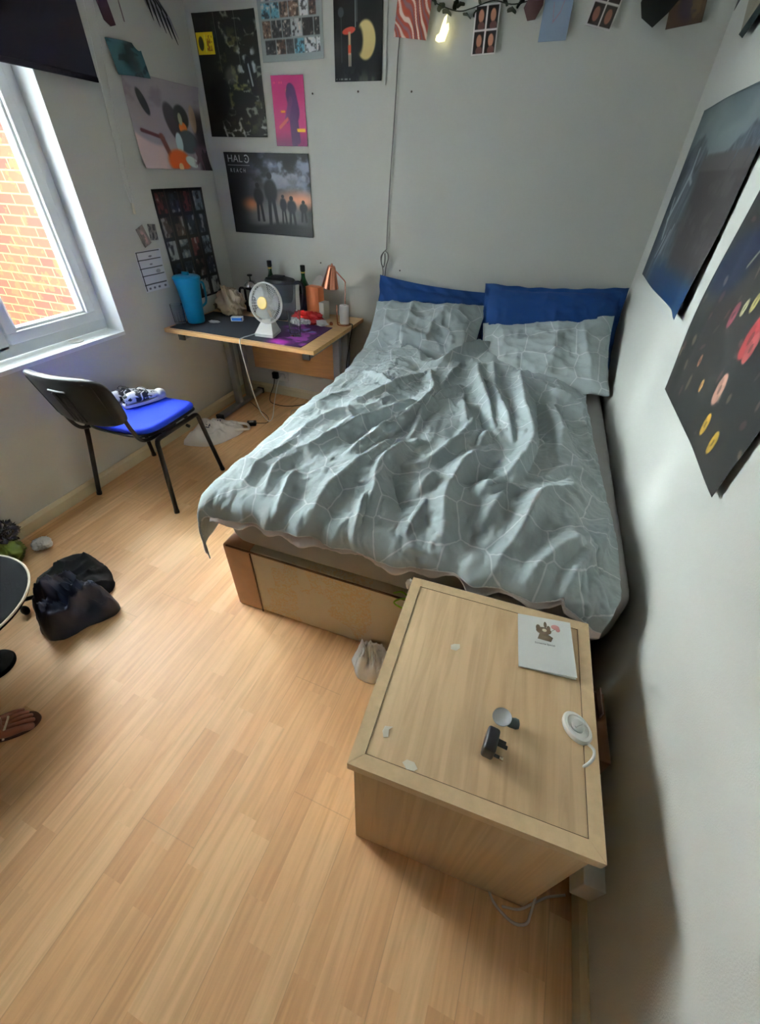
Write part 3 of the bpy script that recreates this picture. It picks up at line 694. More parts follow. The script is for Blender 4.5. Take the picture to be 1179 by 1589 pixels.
# the fan's white lead hangs over the desk edge to the floor and up to the socket
def catmull(P, k=8):
    P = [Vector(p) for p in P]; Q = [P[0] * 2 - P[1]] + P + [P[-1] * 2 - P[-2]]; out = []
    for i in range(1, len(Q) - 2):
        for j in range(k):
            t = j / k; a, b_, c, d = Q[i - 1], Q[i], Q[i + 1], Q[i + 2]
            out.append(0.5 * ((2 * b_) + (c - a) * t + (2 * a - 5 * b_ + 4 * c - d) * t * t + (3 * b_ - a - 3 * c + d) * t ** 3))
    out.append(P[-1]); return out
def wire(name, pts, r, m, label=None, cat=None, group=None, parent=None, k=8):
    b = MB().tube(catmull(pts, k), r, 8); o = b.build(name, m, parent)
    if label: tag(o, label, cat, group)
    return o
lead = [(0.685, -0.60, DM + .012), (0.655, -0.66, DM + .010), (0.622, -0.745, DM + .006), (0.607, -0.80, DM + .005), (0.605, -0.828, DZ - .002), (0.607, -0.832, .66),
        (0.600, -0.80, .50), (0.575, -0.74, .33), (0.545, -0.66, .17), (0.515, -0.56, .05), (0.500, -0.50, .006), (0.485, -0.43, .010), (0.43, -0.30, .07), (0.37, -0.12, .16), (0.355, -0.045, .19)]
b = MB().tube([tuple(Vector(p) - fan.location) for p in catmull(lead)], 0.0032, 8)
o = b.build('power_cord', M_white, fan); o.matrix_parent_inverse = Matrix.Rotation(-math.radians(4), 4, 'Z')

# blue jug ---------------------------------------------------------------
jug = thing('blue_pitcher', (0.118, -0.62, DM), 'tall turquoise blue plastic pitcher with lid on the left end of the desk', 'pitcher')
M_bp = mat('turquoise_plastic', (20, 140, 184), 0.35, trans=0.25, ior=1.3)
MB().lathe([(.0001, 0), (.052, 0), (.056, .006), (.062, .10), (.072, .20), (.082, .262), (.084, .266), (.080, .266), (.070, .20), (.058, .10), (.050, .010), (.0001, .010)], 36).build('body', M_bp, jug)
b = MB().lathe([(.085, .262), (.086, .272), (.076, .280), (.030, .284), (.0001, .284)], 36); b.box(-.024, .024, -.008, .008, .282, .302, .004); b.build('lid', M_bp, jug)
MB().tube(catmull([(.03, .062, .23), (.03, .105, .225), (.03, .112, .17), (.03, .10, .11), (.03, .056, .09)]), .007, 8).build('handle', M_bp, jug)
# drinking glasses -----------------------------------------------------------
def tumbler(name, loc, r0, r1, h, label, facets=12):
    b = MB(); b.lathe([(.0001, 0), (r0, 0), (r0 * 1.03, .004), (r1, h), (r1 - .002, h + .0005), (r1 - .004, h), (r0 - .003, .012), (.0001, .010)], 28, loc)
    for i in range(facets):
        a = 2 * PI * i / facets
        b.tube([(loc[0] + q * math.cos(a), loc[1] + q * math.sin(a), loc[2] + z) for q, z in ((r0 * 1.02, .006), ((r0 * .45 + r1 * .55), h * .55))], .0014, 5)
    return tag(b.build(name, M_glass), label, 'glass')
tumbler('drinking_glass', (0.868, -0.60, DM), 0.033, 0.043, 0.145, 'clear faceted drinking glass on the purple end of the desk mat')
tumbler('drinking_glass', (0.054, -0.70, DM), 0.034, 0.040, 0.120, 'clear drinking glass beside the blue pitcher, at the desk corner')
# filter jug -------------------------------------------------------------------
fj = thing('filter_jug', (0.60, -0.28, DM), 'smoky grey water filter jug with black lid and handle, behind the fan', 'jug')
M_smoke = mat('smoky_plastic', (205, 210, 216), 0.12, trans=0.9, ior=1.12)
def oval(b, prof, kx=1.0, ky=0.68, n=32, **k): return b.lathe(prof, n, (0, 0, 0), 0, Matrix.Diagonal((kx, ky, 1, 1)))
oval(MB(), [(.0001, 0), (.088, 0), (.094, .006), (.100, .13), (.108, .235), (.105, .235), (.097, .13), (.090, .008), (.0001, .008)]).build('body', M_smoke, fj)
oval(MB(), [(.0001, .11), (.070, .11), (.080, .13), (.098, .228), (.095, .228), (.0001, .16)]).build('funnel', mat('grey_funnel', (150, 156, 162), 0.3, trans=.5, ior=1.1), fj)
b = MB(); oval(b, [(.110, .228), (.112, .240), (.104, .252), (.060, .262), (.0001, .264)]); b.box(-.055, .03, -.03, .03, .255, .270, .008); b.build('lid', M_black, fj)
MB().tube(catmull([(.100, 0, .232), (.150, 0, .238), (.172, 0, .205), (.165, 0, .12), (.140, 0, .06), (.096, 0, .045)]), .012, 10).build('handle', M_black, fj)
# bottles ------------------------------------------------------------------------
def bottle(loc, h, r, col, label):
    t = thing('wine_bottle', loc, label, 'bottle')
    MB().lathe([(.0001, 0), (r, 0), (r * 1.02, .01), (r * 1.02, h * .55), (r * .9, h * .64), (r * .42, h * .76), (r * .36, h * .80), (r * .36, h * .97), (r * .42, h * .975), (r * .42, h), (.0001, h)], 28).build('body', mat('green_bottle_glass', (18, 62, 30), 0.08, coat=.5), t)
    MB().lathe([(r * 1.035, h * .14), (r * 1.04, h * .15), (r * 1.04, h * .46), (r * 1.035, h * .47)], 28).build('label_band', mat('dark_label', (40, 36, 30), .6, var=.6, vscale=60), t)
    MB().lathe([(r * .40, h * .86), (r * .41, h * .861), (r * .41, h * .885), (r * .40, h * .886)], 20).build('neck_band', mat('gold_foil', (206, 176, 96), .35, metal=.6), t)
    MB().lathe([(r * .45, h * .90), (r * .46, h * .905), (r * .46, h * 1.004), (r * .40, h * 1.01), (.0001, h * 1.01)], 20).build('cap', mat('black_foil', (20, 20, 20), .4), t)
bottle((0.425, -0.115, DZ), 0.325, .036, None, 'dark green bottle against the wall, left of the filter jug')
bottle((0.700, -0.135, DZ), 0.320, .037, None, 'dark green bottle against the wall, right of the filter jug')
# french press ---------------------------------------------------------------------
fp = thing('french_press', (0.305, -0.20, DZ + .004), 'glass french press with chrome lid and black knob at the back of the desk', 'french press')
MB().lathe([(.0001, .012), (.046, .012), (.048, .018), (.048, .165), (.046, .165), (.045, .02), (.0001, .018)], 28).build('beaker', M_glass, fp)
M_chr = mat('chrome', (200, 200, 200), .15, metal=1.0)
b = MB(); b.lathe([(.0001, 0), (.051, 0), (.051, .03), (.049, .03), (.049, .006), (.0001, .006)], 28)
for i in range(4):
    a = PI / 4 + i * PI / 2; b.box(.049 * math.cos(a) - .006, .049 * math.cos(a) + .006, .049 * math.sin(a) - .006, .049 * math.sin(a) + .006, 0, .16)
b.lathe([(.051, .15), (.052, .158), (.051, .165), (.049, .165)], 28); b.build('frame', M_black, fp)
MB().lathe([(.052, .165), (.052, .172), (.035, .198), (.012, .205), (.0001, .206)], 28).build('lid', M_chr, fp)
b = MB(); b.lathe([(.004, .200), (.004, .225), (.018, .232), (.018, .240), (.006, .243), (.0001, .243)], 20); b.build('knob', M_black, fp)
MB().tube(catmull([(-.05, -.01, .15), (-.085, -.02, .145), (-.09, -.02, .09), (-.05, -.01, .03)]), .008, 8).build('handle', M_black, fp)

# crumpled things: a closed lump with folds --------------------------------------------
def lump(name, c, r, m, seed, amp=0.35, freq=2.2, label=None, cat=None, n=72, flat=0.0, parent=None, sub=3, group=None):
    th, ph = np.meshgrid(np.linspace(0, 2 * PI, n, endpoint=False), np.linspace(0.001, PI - 0.001, n // 2 + 1))
    x = np.sin(ph) * np.cos(th); y = np.sin(ph) * np.sin(th); z = -np.cos(ph)
    q = (ridged(x * freq + z * 1.3 + 5, y * freq - z * .9 + 5, seed, sub) - .45) + .5 * (ridged(x * freq * .7 + 9, z * freq + y + 9, seed + 5, sub) - .45)
    k = 1 + amp * q
    P = np.stack([c[0] + r[0] * x * k, c[1] + r[1] * y * k, c[2] + r[2] * np.maximum(z * k, -1 + flat)], -1)
    o = grid_obj(name, P, m, parent, wrap=True, uv=np.stack([th / 6 * r[0] * 6, ph / 3 * r[2] * 4], -1), org=None if parent is None else (0, 0, 0))
    if label: tag(o, label, cat, group)
    return o
M_kraft = mat('crumpled_cream_cloth', (186, 170, 146), 0.85, bump=.001, bscale=80)
tag(lump('crumpled_paper_bag', (0.225, -0.36, DM + .085), (.088, .070, .083), M_kraft, 4, .75, 2.0), 'crumpled beige paper bag on the desk behind the blue lighter box', 'paper bag')
lump('crumpled_cloth', (0.120, -0.27, DM + .034), (.085, .075, .034), mat('dark_beige_cloth', (122, 110, 96), .9), 12, .6, 2.4, 'low crumpled brown cloth behind the blue pitcher', 'cloth')
# blue and white carton, foil scrap ----------------------------------------------------
def blue_box_art():
    t = thing('small_carton', (0.345, -0.475, DM), 'small blue and white carton lying on the desk mat', 'carton', rz=math.radians(24))
    MB().box(-.040, .040, -.020, .020, 0, .026, .002).build('carton_body', mat('white_card', (222, 226, 230), .5), t)
    MB().box(-.034, .030, -.0207, .0207, .004, .022).build('blue_panel', mat('bright_blue_print', (30, 118, 206), .5), t)
    MB().box(.030, .036, -.0209, .0209, .002, .024).build('dark_stripe', mat('navy_print', (24, 44, 92), .5), t)
blue_box_art()
lump('foil_scrap', (0.235, -0.585, DM + .006), (.034, .018, .006), mat('foil', (200, 200, 200), .3, metal=.7), 8, .9, 3.2, 'torn piece of silver foil wrapper in front of the crumpled bag', 'foil')
# orange box + red packet + tissue + lamp + candle --------------------------------------
t = thing('orange_carton', (0.800, -0.155, DZ), 'orange and white cardboard carton with open flap beside the green bottle', 'carton', rz=math.radians(-8))
MB().box(-.060, .045, -.035, .035, 0, .205, .002).build('carton_body', mat('orange_card', (208, 112, 62), .55, var=.06), t)
MB().box(.0455, .085, -.035, .035, 0, .115, .002).build('side_panel', mat('white_carton', (206, 200, 190), .55), t)
b = MB(); fl = Matrix.Translation((-.055, .036, .205)) @ Matrix.Rotation(math.radians(62), 4, 'X')
b.prism([(0, 0), (.10, 0), (.085, .05), (.06, .068), (.03, .06), (.01, .03)], .0012, fl); b.build('flap', mat('grey_card_inside', (172, 166, 158), .7), t)
t = thing('sweet_packet', (0.775, -0.330, DZ + .004), 'open glossy red and white snack packet on the desk in front of the bottle', 'packet')
lump('wrapper', (0.03, .02, .034), (.105, .050, .034), mat('red_foil', (196, 30, 28), .25, coat=.6), 5, .8, 2.6, parent=t)
lump('white_band', (0.0, -.035, .022), (.075, .018, .020), mat('white_foil', (214, 208, 204), .3, var=.5, vscale=70), 11, .7, 2.6, parent=t)
lump('crumpled_tissue', (0.925, -0.335, DZ + .020), (.036, .026, .020), mat('tissue_white', (232, 230, 226), .9), 17, .8, 2.0, 'crumpled white tissue on the desk near the lamp', 'tissue')
lamp = thing('desk_lamp', (1.045, -0.235, DZ), 'copper desk lamp with cone shade bent over the desk', 'lamp')
b = MB(); b.tube([(.045 * math.cos(a), .040 * math.sin(a), .004) for a in np.linspace(0, 2 * PI, 36, endpoint=False)], .004, 8, True); b.build('base_ring', M_copper, lamp)
b = MB(); b.tube(catmull([(-.042, -.012, .004), (-.043, -.012, .06), (-.044, -.012, .125)]), .004, 8); b.build('front_rod', M_copper, lamp)
b = MB(); b.tube(catmull([(-.01, .04, .004), (-.005, .04, .12), (.0, .04, .24), (-.002, .04, .262), (-.02, .03, .285), (-.052, .018, .318)]), .0042, 8); b.build('stem', M_copper, lamp)
Ms = Matrix.Translation((-.088, -.01, .232)) @ Matrix.Rotation(math.radians(11), 4, 'Y') @ Matrix.Rotation(math.radians(6), 4, 'X')
MB().lathe([(.057, 0), (.055, .004), (.026, .118), (.022, .126), (.006, .130), (.006, .140), (.0001, .142), (.0001, .120), (.020, .118), (.052, .004), (.056, .0)], 36, (0, 0, 0), 0, Ms).build('lamp_shade', M_copper, lamp)
b = MB(); b.tube([(-.052, .018, .318), (-.068, .006, .325)], .006, 8); b.build('joint', M_copper, lamp)
MB().lathe([(.0001, 0), (.012, 0), (.012, .014), (.006, .020), (.0001, .021)], 16, (-.075, -.045, 0)).build('switch_knob', M_copper, lamp)
tag(MB().lathe([(.0001, 0), (.031, 0), (.033, .003), (.033, .112), (.031, .116), (.014, .117), (.012, .112), (.0001, .110)], 32, (1.048, -0.230, DZ + .0085)).build('white_cylinder', mat('matt_white_ceramic', (226, 220, 214), .6)),
    'white cylinder with a hole in its top standing inside the copper lamp ring', 'holder')
lc_ = wire('lamp_cord', [(1.085, -0.21, DZ + .004), (1.112, -0.24, DZ + .006), (1.120, -0.28, .70), (1.113, -0.30, .62), (1.085, -0.30, .45), (1.08, -0.25, .25), (1.04, -0.12, .03), (.9, -.10, .005)], .0035, M_black)
lc_.parent = lamp; lc_.matrix_parent_inverse = Matrix.Translation(-lamp.location)
# behind the desk: socket, plug, dark leads, adapter on the floor
so = thing('wall_socket', (0.33, -0.001, 0.17), 'white double wall socket low on the back wall under the desk', 'socket')
MB().box(-.073, .073, -.009, 0, -.043, .043, .003).build('face_plate', M_white, so)
for x in (-.036, .036):
    b = MB(); b.box(x - .004, x + .004, -.0096, -.008, .012, .022); b.box(x - .015, x - .008, -.0096, -.008, -.010, -.006); b.box(x + .008, x + .015, -.0096, -.008, -.010, -.006); b.build('socket_holes', M_black, so)
tag(MB().box(0.268, 0.318, -0.046, -0.011, 0.150, 0.205, .006).build('black_plug', M_black), 'black plug in the wall socket under the desk', 'plug')
tag(MB().box(0.335, 0.380, -0.042, -0.011, 0.158, 0.200, .006).build('white_plug', M_white), 'white plug in the wall socket under the desk', 'plug')
wire('black_cable', [(.293, -.046, .16), (.293, -.08, .10), (.285, -.14, .03), (.33, -.20, .006), (.45, -.22, .005), (.56, -.17, .005), (.66, -.07, .005), (.80, -.05, .005), (.98, -.08, .005)], .0032, M_black,
     'black cable from the wall socket along the floor under the desk', 'cable')
wire('grey_cable', [(.99, -.10, .010), (.80, -.16, .004), (.66, -.20, .004), (.57, -.26, .004), (.60, -.33, .004), (.68, -.31, .004), (.70, -.22, .010), (.62, -.19, .011)], .0028, mat('pale_cable', (170, 168, 160), .5),
     'pale looped cable lying on the floor under the desk', 'cable')
ad = thing('power_adapter', (0.405, -0.60, 0), 'black power adapter lying on the floor by the plastic bag', 'adapter', rz=math.radians(28))
MB().box(-.040, .030, -.024, .024, 0, .030, .006).build('brick', M_black, ad)
MB().box(-.020, .012, -.0145, .0145, .0302, .0308).build('rating_label', mat('grey_label', (150, 152, 154), .5), ad)
b = MB().tube(catmull([(.030, 0, .014), (.065, .004, .010), (.10, .012, .006), (.12, .05, .004), (.10, .14, .004), (.03, .26, .004), (-.05, .38, .02)]), .0025, 6); b.build('lead', M_black, ad)

# ------------------------------------------------------------------ chair
ch = thing('stacking_chair', (0.315, -1.44, 0), 'black framed stacking chair with bright blue seat, facing the desk under the window', 'chair', rz=math.radians(2))
def C(x, y, z): return (x, y, z)
# seat pad (front is +y)
NX, NY = 40, 40
def pad(w, d, z0, z1, cx=0, cy=0, curve=0.0, r=4.5):
    th = np.linspace(0, 2 * PI, 72, endpoint=False)
    ex = np.sign(np.cos(th)) * np.abs(np.cos(th)) ** (2 / r); ey = np.sign(np.sin(th)) * np.abs(np.sin(th)) ** (2 / r)
    rows = []
    for k, z in ((0.0, z0), (.93, z0), (.985, z0 + .006), (1.0, z0 + .35 * (z1 - z0)), (1.0, z0 + .7 * (z1 - z0)), (.98, z1 - .004), (.94, z1), (.7, z1 + .002), (.4, z1 - .002), (0.0, z1 - .004)):
        X = cx + ex * w / 2 * k; Y = cy + ey * d / 2 * k
        Zr = z - curve * np.maximum(0, (Y - cy) / (d / 2) - .45) ** 2 + 0.25 * curve * np.abs(X / (w / 2)) ** 2
        rows.append(np.stack([X, Y, Zr], 1))
    return np.array(rows)
M_bluef = mat('royal_blue_fabric', (14, 50, 190), 0.9, bump=.0006, bscale=600)
grid_obj('seat', pad(.455, .43, .440, .478, 0, .015, .05), M_bluef, ch, wrap=True)
grid_obj('seat_shell', pad(.462, .435, .425, .446, 0, .015, .05), M_black, ch, wrap=True)
# backrest: curved moulded shell, leaning back
def back_pt(u, v, off=0.0, sx=1.0):
    x = u * .235 * sx * (1 - .05 * max(0, -v)); z = .685 + v * .135
    y = -.262 - .075 * (v * .5 + .5) - .055 * (1 - u * u) + .02 + off
    return x, y, z
def back_shell(off0, off1, k=1.0, dz=0):
    th = np.linspace(0, 2 * PI, 80, endpoint=False); r = 5
    ex = np.sign(np.cos(th)) * np.abs(np.cos(th)) ** (2 / r); ey = np.sign(np.sin(th)) * np.abs(np.sin(th)) ** (2 / r)
    rows = []
    for q, o in ((0.0, off0), (.35, off0), (.7, off0), (.93, off0), (.98, off0 + (off1 - off0) * .15), (1.0, (off0 + off1) / 2), (.98, off1 - (off1 - off0) * .15), (.93, off1), (.7, off1), (.35, off1), (0.0, off1)):
        pts = [back_pt(a * q * k, b_ * q * k, o) for a, b_ in zip(ex, ey)]
        rows.append(np.array(pts))
    return np.array(rows)
grid_obj('backrest', back_shell(-.034, .0), mat('moulded_black_plastic', (22, 26, 30), .5, bump=.0004, bscale=500), ch, wrap=True)
grid_obj('backrest_cushion', back_shell(-.004, .014, .88), mat('blue_back_pad', (24, 60, 190), .85), ch, wrap=True)
b = MB()
ring = [Vector(back_pt(a, b_, -.0345)) for a, b_ in [(-.80, -.78), (-.80, .70), (-.70, .80), (.70, .80), (.80, .70), (.80, -.78), (.70, -.86), (-.70, -.86)]]
b.tube(ring, .0035, 8, True)
for u_ in (-.16, -.055, .055, .16):
    b.tube([back_pt(u_, v_, -.036) for v_ in (.35, 0, -.35, -.8)], .004, 6)
b.build('moulded_ribs', mat('moulded_black_plastic', (30, 32, 35)), ch)
b = MB(); b.tube([back_pt(u_, .46, -.037) for u_ in (-.2, -.1, 0, .1, .2)], .0042, 8); b.build('handle_slot', mat('worn_silver', (170, 176, 176), .3, metal=.5), ch)
# tubular frame
LEGS = {(-1, -1): ((-.235, -.165, .425), (-.265, -.255, 0)), (1, -1): ((.235, -.165, .425), (.285, -.245, 0)),
        (-1, 1): ((-.235, .165, .425), (-.272, .215, 0)), (1, 1): ((.235, .165, .425), (.268, .225, 0))}
for (sx, sy), (tp, ft) in LEGS.items():
    b = MB(); tp, ft = Vector(tp), Vector(ft)
    b.tube(catmull([tp + Vector((0, -sy * .06, .0)), tp + Vector((0, -sy * .018, -.001)), tp.lerp(ft, .04), tp.lerp(ft, .2), tp.lerp(ft, .97)], 6), .0125, 12)
    lgo = b.build('leg', M_blackm, ch)
    fb = MB(); fb.tube([tp.lerp(ft, .955), tp.lerp(ft, .999) * 1.0], .0145, 12); fb.build('foot_cap', M_black, lgo)
for sx in (-1, 1):
    b = MB(); b.tube([(sx * .235, -.12, .425), (sx * .235, .12, .425)], .0125, 12)
    b.tube(catmull([(sx * .20, .02, .428), (sx * .20, -.10, .426), (sx * .20, -.19, .432), (sx * .202, -.235, .462), (sx * .205, -.262, .53), (sx * .205, -.285, .62)], 6), .010, 10)
    b.build('side_rail', M_blackm, ch)
b = MB()
for y in (-.10, .11): b.tube([(-.235, y, .423), (.235, y, .423)], .009, 10)
for sx in (-1, 1): b.tube([(sx * .25, .05, .41), (sx * .268, .05, .405)], .009, 8)
b.build('cross_bar', M_blackm, ch)

# patterned trainers on the seat
def shoe(loc, rz, label, roll=0.0):
    t = thing('trainer', loc, label, 'shoe', rz=rz)
    def body(y0, y1, f):
        rows = []
        for q in np.linspace(0, 1, 16):
            y = y0 + (y1 - y0) * q; w, h = f(q)
            th = np.linspace(0, 2 * PI, 24, endpoint=False)
            rows.append(np.stack([w * np.cos(th), np.full(24, y), .012 + np.maximum(0, h * (.5 + .5 * np.sin(th)))], 1))
        return np.array(rows)
    f = lambda q: (.038 * math.sin(PI * min(.97, .10 + .86 * q)) ** .4 * (0.85 + .2 * q), (.075 - .035 * q) * math.sin(PI * min(.96, .08 + .88 * q)) ** .35)
    m = mat('zebra_print_canvas', (225, 225, 222), .7)
    if not m.get('done'):
        m['done'] = 1; n = m.node_tree; bb = n.nodes['Principled BSDF']; tcx = n.nodes.new('ShaderNodeTexCoord')
        wv = n.nodes.new('ShaderNodeTexNoise'); wv.inputs['Scale'].default_value = 22; wv.inputs['Distortion'].default_value = 1.5; n.links.new(tcx.outputs['Object'], wv.inputs['Vector'])
        r = n.nodes.new('ShaderNodeValToRGB'); r.color_ramp.elements[0].position = .47; r.color_ramp.elements[1].position = .52
        r.color_ramp.elements[0].color = (.012, .014, .02, 1); r.color_ramp.elements[1].color = (.75, .75, .74, 1)
        n.links.new(wv.outputs['Fac'], r.inputs[0]); n.links.new(r.outputs[0], bb.inputs['Base Color'])
    grid_obj('upper', body(-.11, .105, f), m, t, wrap=True)
    g = MB(); sole = [(.040 * math.sin(PI * min(.97, .08 + .88 * q)) ** .35 * (0.88 + .18 * q), -.118 + .236 * q) for q in np.linspace(0, 1, 14)]
    g.prism([(x, y) for x, y in sole] + [(-x, y) for x, y in sole[::-1]], .016); g.build('sole', M_white, t)
    g = MB(); g.ball((0, .092, .024), (.036, .034, .028)); g.build('toe_cap', mat('white_rubber', (236, 236, 232), .5), t)
    g = MB()
    for y in (-.01, .015, .04): g.tube(catmull([(-.026, y, .058), (0, y + .004, .072 - (y + .01) * .5), (.026, y, .058)], 4), .003, 6)
    g.tube(catmull([(0, -.01, .070), (.02, -.015, .085), (.028, .01, .070), (.0, .02, .074), (-.026, .0, .082), (-.02, -.02, .075), (0, -.01, .070)], 4), .0022, 6)
    g.build('laces', M_black, t)
shoe((0.265, -1.345, .484), math.radians(-22), 'black and white patterned trainer on the blue seat, white toe towards the desk')
shoe((0.165, -1.375, .484), math.radians(-12), 'black and white patterned trainer on the blue seat, nearer the window wall')

# ------------------------------------------------------------------ floor clutter
def heap(name, outline, h, m, seed, fr=9.0, label=None, cat=None, n=90, nr=36, rough=.5, base=0.0, parent=None, ridge_w=1.0):
    O = smooth_poly(np.array(outline + [outline[0]]), 3)[:-1]
    c = O.mean(0); seg = np.linalg.norm(np.diff(np.vstack([O, O[:1]]), axis=0), axis=1); cum = np.concatenate([[0], np.cumsum(seg)])
    s = np.linspace(0, cum[-1], n, endpoint=False); Q = np.vstack([O, O[:1]])
    ox = np.interp(s, cum, Q[:, 0]); oy = np.interp(s, cum, Q[:, 1])
    rr = np.linspace(0.001, 1, nr)[:, None]
    X = c[0] + (ox - c[0])[None] * rr; Y = c[1] + (oy - c[1])[None] * rr
    prof = (1 - rr ** 3.2) ** .6
    f = ridged(X * fr + .35 * fbm(X * fr, Y * fr, seed), Y * fr * .8, seed, 3)
    Z = base + h * prof * (1 - rough + rough * 1.6 * f) + 0.004
    X = X + .012 * (fbm(X * 14, Y * 14, seed + 3) - .5) * 2; Y = Y + .012 * (fbm(X * 14, Y * 14, seed + 9) - .5) * 2
    top = np.stack([X, Y, Z], -1)
    skirt = top[-1].copy(); skirt[:, 2] = base; bot = skirt.copy(); bot[:, :2] = c + (bot[:, :2] - c) * .3
    P = np.concatenate([top, skirt[None], bot[None]], 0)
    o = grid_obj(name, P, m, parent, wrap=True, org=(float(c[0]), float(c[1]), base))
    if label: tag(o, label, cat)
    return o
M_film = mat('thin_white_plastic', (232, 226, 220), 0.32, trans=0.12, ior=1.1, bump=.0015, bscale=60)
bagt = heap('plastic_carrier_bag', [(.125, -1.05), (.22, -1.035), (.335, -.985), (.415, -.76), (.37, -.64), (.22, -.64), (.085, -.72), (.06, -.88)], .085, M_film, 5, 7.0,
            'crumpled white plastic carrier bag on the floor behind the blue chair', 'plastic bag', rough=.75)
pm = mat('navy_bag_print', (40, 44, 84), .5)
for cx_, cy_, s_ in ((.215, -.88, .030), (.185, -.80, .022), (.245, -.79, .026)):
    g = MB()
    for k in range(4):
        a = k * 1.57 + .4; g.tube(catmull([(cx_ + s_ * math.cos(a + q) * (0.5 + .5 * q), cy_ + s_ * math.sin(a + q) * (.5 + .5 * q), .088 + .004 * math.sin(7 * q + k)) for q in (0, .5, 1.0)], 4), .004, 6)
    o = g.build('printed_mark', pm, bagt); o.matrix_parent_inverse = Matrix.Translation(-bagt.location)
g = MB(); g.tube(catmull([(.36, -.80, .05), (.42, -.74, .035), (.435, -.69, .02), (.40, -.66, .035), (.35, -.70, .055)], 6), .010, 8)
o = g.build('bag_handle', M_film, bagt); o.matrix_parent_inverse = Matrix.Translation(-bagt.location)

heap('black_garment', [(.36, -2.33), (.34, -2.21), (.44, -2.12), (.58, -2.135), (.70, -2.19), (.735, -2.27), (.66, -2.36), (.52, -2.40), (.42, -2.40)], .10, mat('black_jersey', (9, 9, 11), .9, bump=.001, bscale=90), 23, 6.0,
     'crumpled black garment lying on the floor, half under the navy one', 'clothing', rough=.9)
heap('navy_garment', [(.475, -2.36), (.50, -2.29), (.60, -2.245), (.70, -2.27), (.83, -2.29), (.85, -2.345), (.79, -2.43), (.745, -2.52), (.66, -2.535), (.54, -2.47)], .155, mat('navy_satin', (30, 40, 64), .45, bump=.001, bscale=60), 41, 11,
     'crumpled navy blue satin garment on the floor, on top of the black one', 'clothing', rough=1.0)
lump('crumpled_tissue', (0.168, -2.145, .022), (.040, .036, .022), mat('tissue_white', (232, 230, 226)), 33, .7, 2.0, 'crumpled white tissue on the floor near the left skirting board', 'tissue')
bl = thing('shopping_bag', (0.11, -2.26, 0), 'green and dark shiny crumpled bag against the left skirting board', 'bag')
lump('green_body', (-.005, -.03, .055), (.075, .080, .058), mat('olive_green_film', (104, 118, 40), .4, var=.35, vscale=12), 6, .6, 2.0, parent=bl)
lump('dark_top', (-.035, .03, .125), (.055, .065, .045), mat('dark_shiny_film', (34, 36, 52), .18, coat=.6), 16, .9, 2.4, parent=bl)

# low round stool at the left edge, rod on the floor
stl = thing('round_stool', (0.610, -2.692, 0), 'low black round stool with pale piping round its seat, at the left edge', 'stool')
b = MB().lathe([(.0001, .335), (.235, .335), (.256, .340), (.262, .352), (.256, .362), (.230, .368), (.0001, .372)], 64); b.build('seat', mat('black_velvet', (12, 13, 15), .95, bump=.0008, bscale=120, spec=.1), stl)
b = MB().tube([(.2605 * math.cos(a), .2605 * math.sin(a), .358) for a in np.linspace(0, 2 * PI, 72, endpoint=False)], .0042, 8, True); b.build('piping', mat('cream_piping', (214, 206, 186), .6), stl)
b = MB(); b.lathe([(.028, .02), (.028, .336)], 20); b.build('column', M_blackm, stl)
b = MB(); b.lathe([(.0001, 0), (.068, 0), (.070, .008), (.066, .018), (.030, .030), (.0001, .030)], 40); b.build('base_plate', mat('black_velvet', (12, 13, 15)), stl)
rod = thing('black_rod', (0.50, -2.42, 0), 'short black rod on the floor between the stool and the navy garment', 'rod')
b = MB().tube([(-.045, -.035, .055), (.050, .065, .058)], .0095, 12); b.build('tube', M_blackm, rod)
b = MB(); b.ball((-.010, -.050, .026), (.016, .016, .026)); b.build('end_foot', M_black, rod)

# clear bag, green tie at the foot of the bed
heap('clear_plastic_bag', [(1.905, -2.17), (1.925, -2.115), (1.985, -2.10), (2.06, -2.11), (2.09, -2.17), (2.06, -2.23), (1.945, -2.24)], .12, mat('clear_film', (246, 247, 248), .12, trans=.12, ior=1.12, bump=.002, bscale=45), 51, 12,
     'crumpled clear plastic bag on the floor between bed and chest', 'plastic bag', rough=.8)
wire('green_tie', [(2.045, -2.098, .405), (2.075, -2.104, .430), (2.10, -2.10, .405), (2.07, -2.10, .385), (2.05, -2.104, .36), (2.085, -2.104, .345), (2.11, -2.10, .37)], .003, mat('lime_plastic', (140, 190, 30), .4),
     'lime green plastic loop caught between bed and chest', 'tie')
lump('white_scrap', (2.104, -2.135, .52), (.010, .012, .018), mat('tissue_white', (232, 230, 226)), 19, .5, 2.0, 'tiny white scrap stuck at the left edge of the chest', 'scrap')

# ------------------------------------------------------------------ chest at the foot of the bed
HZ = 0.585; CR = math.radians(1.3)
chest = thing('bedside_chest', (2.379, -2.425, 0), 'maple veneer chest with framed top, standing at the foot of the bed', 'chest', rz=CR)
cw, cd = 0.2535, 0.272
b = MB(); b.box(-cw + .010, cw - .010, -cd + .010, cd - .004, 0.0, HZ - .030, .0015); b.build('carcass', M_chestside, chest, auto=25)
b = MB(); b.box(-cw + .030, cw - .030, -cd + .030, cd - .030, HZ - .030, HZ - .0012, .0005); b.build('top_panel', M_chest, chest)
b = MB(); ew = .030
def mitre(b, x0, y0, x1, y1, ix0, iy0, ix1, iy1):
    z0, z1 = HZ - .030, HZ; v = [(x0, y0), (x1, y1), (ix1, iy1), (ix0, iy0)]
    b.add([(p[0], p[1], z0) for p in v] + [(p[0], p[1], z1) for p in v], [(0, 1, 2, 3), (4, 5, 6, 7), (0, 1, 5, 4), (1, 2, 6, 5), (2, 3, 7, 6), (3, 0, 4, 7)])
g = .0006
mitre(b, -cw, -cd, cw, -cd, -cw + ew, -cd + ew, cw - ew + .0, -cd + ew)
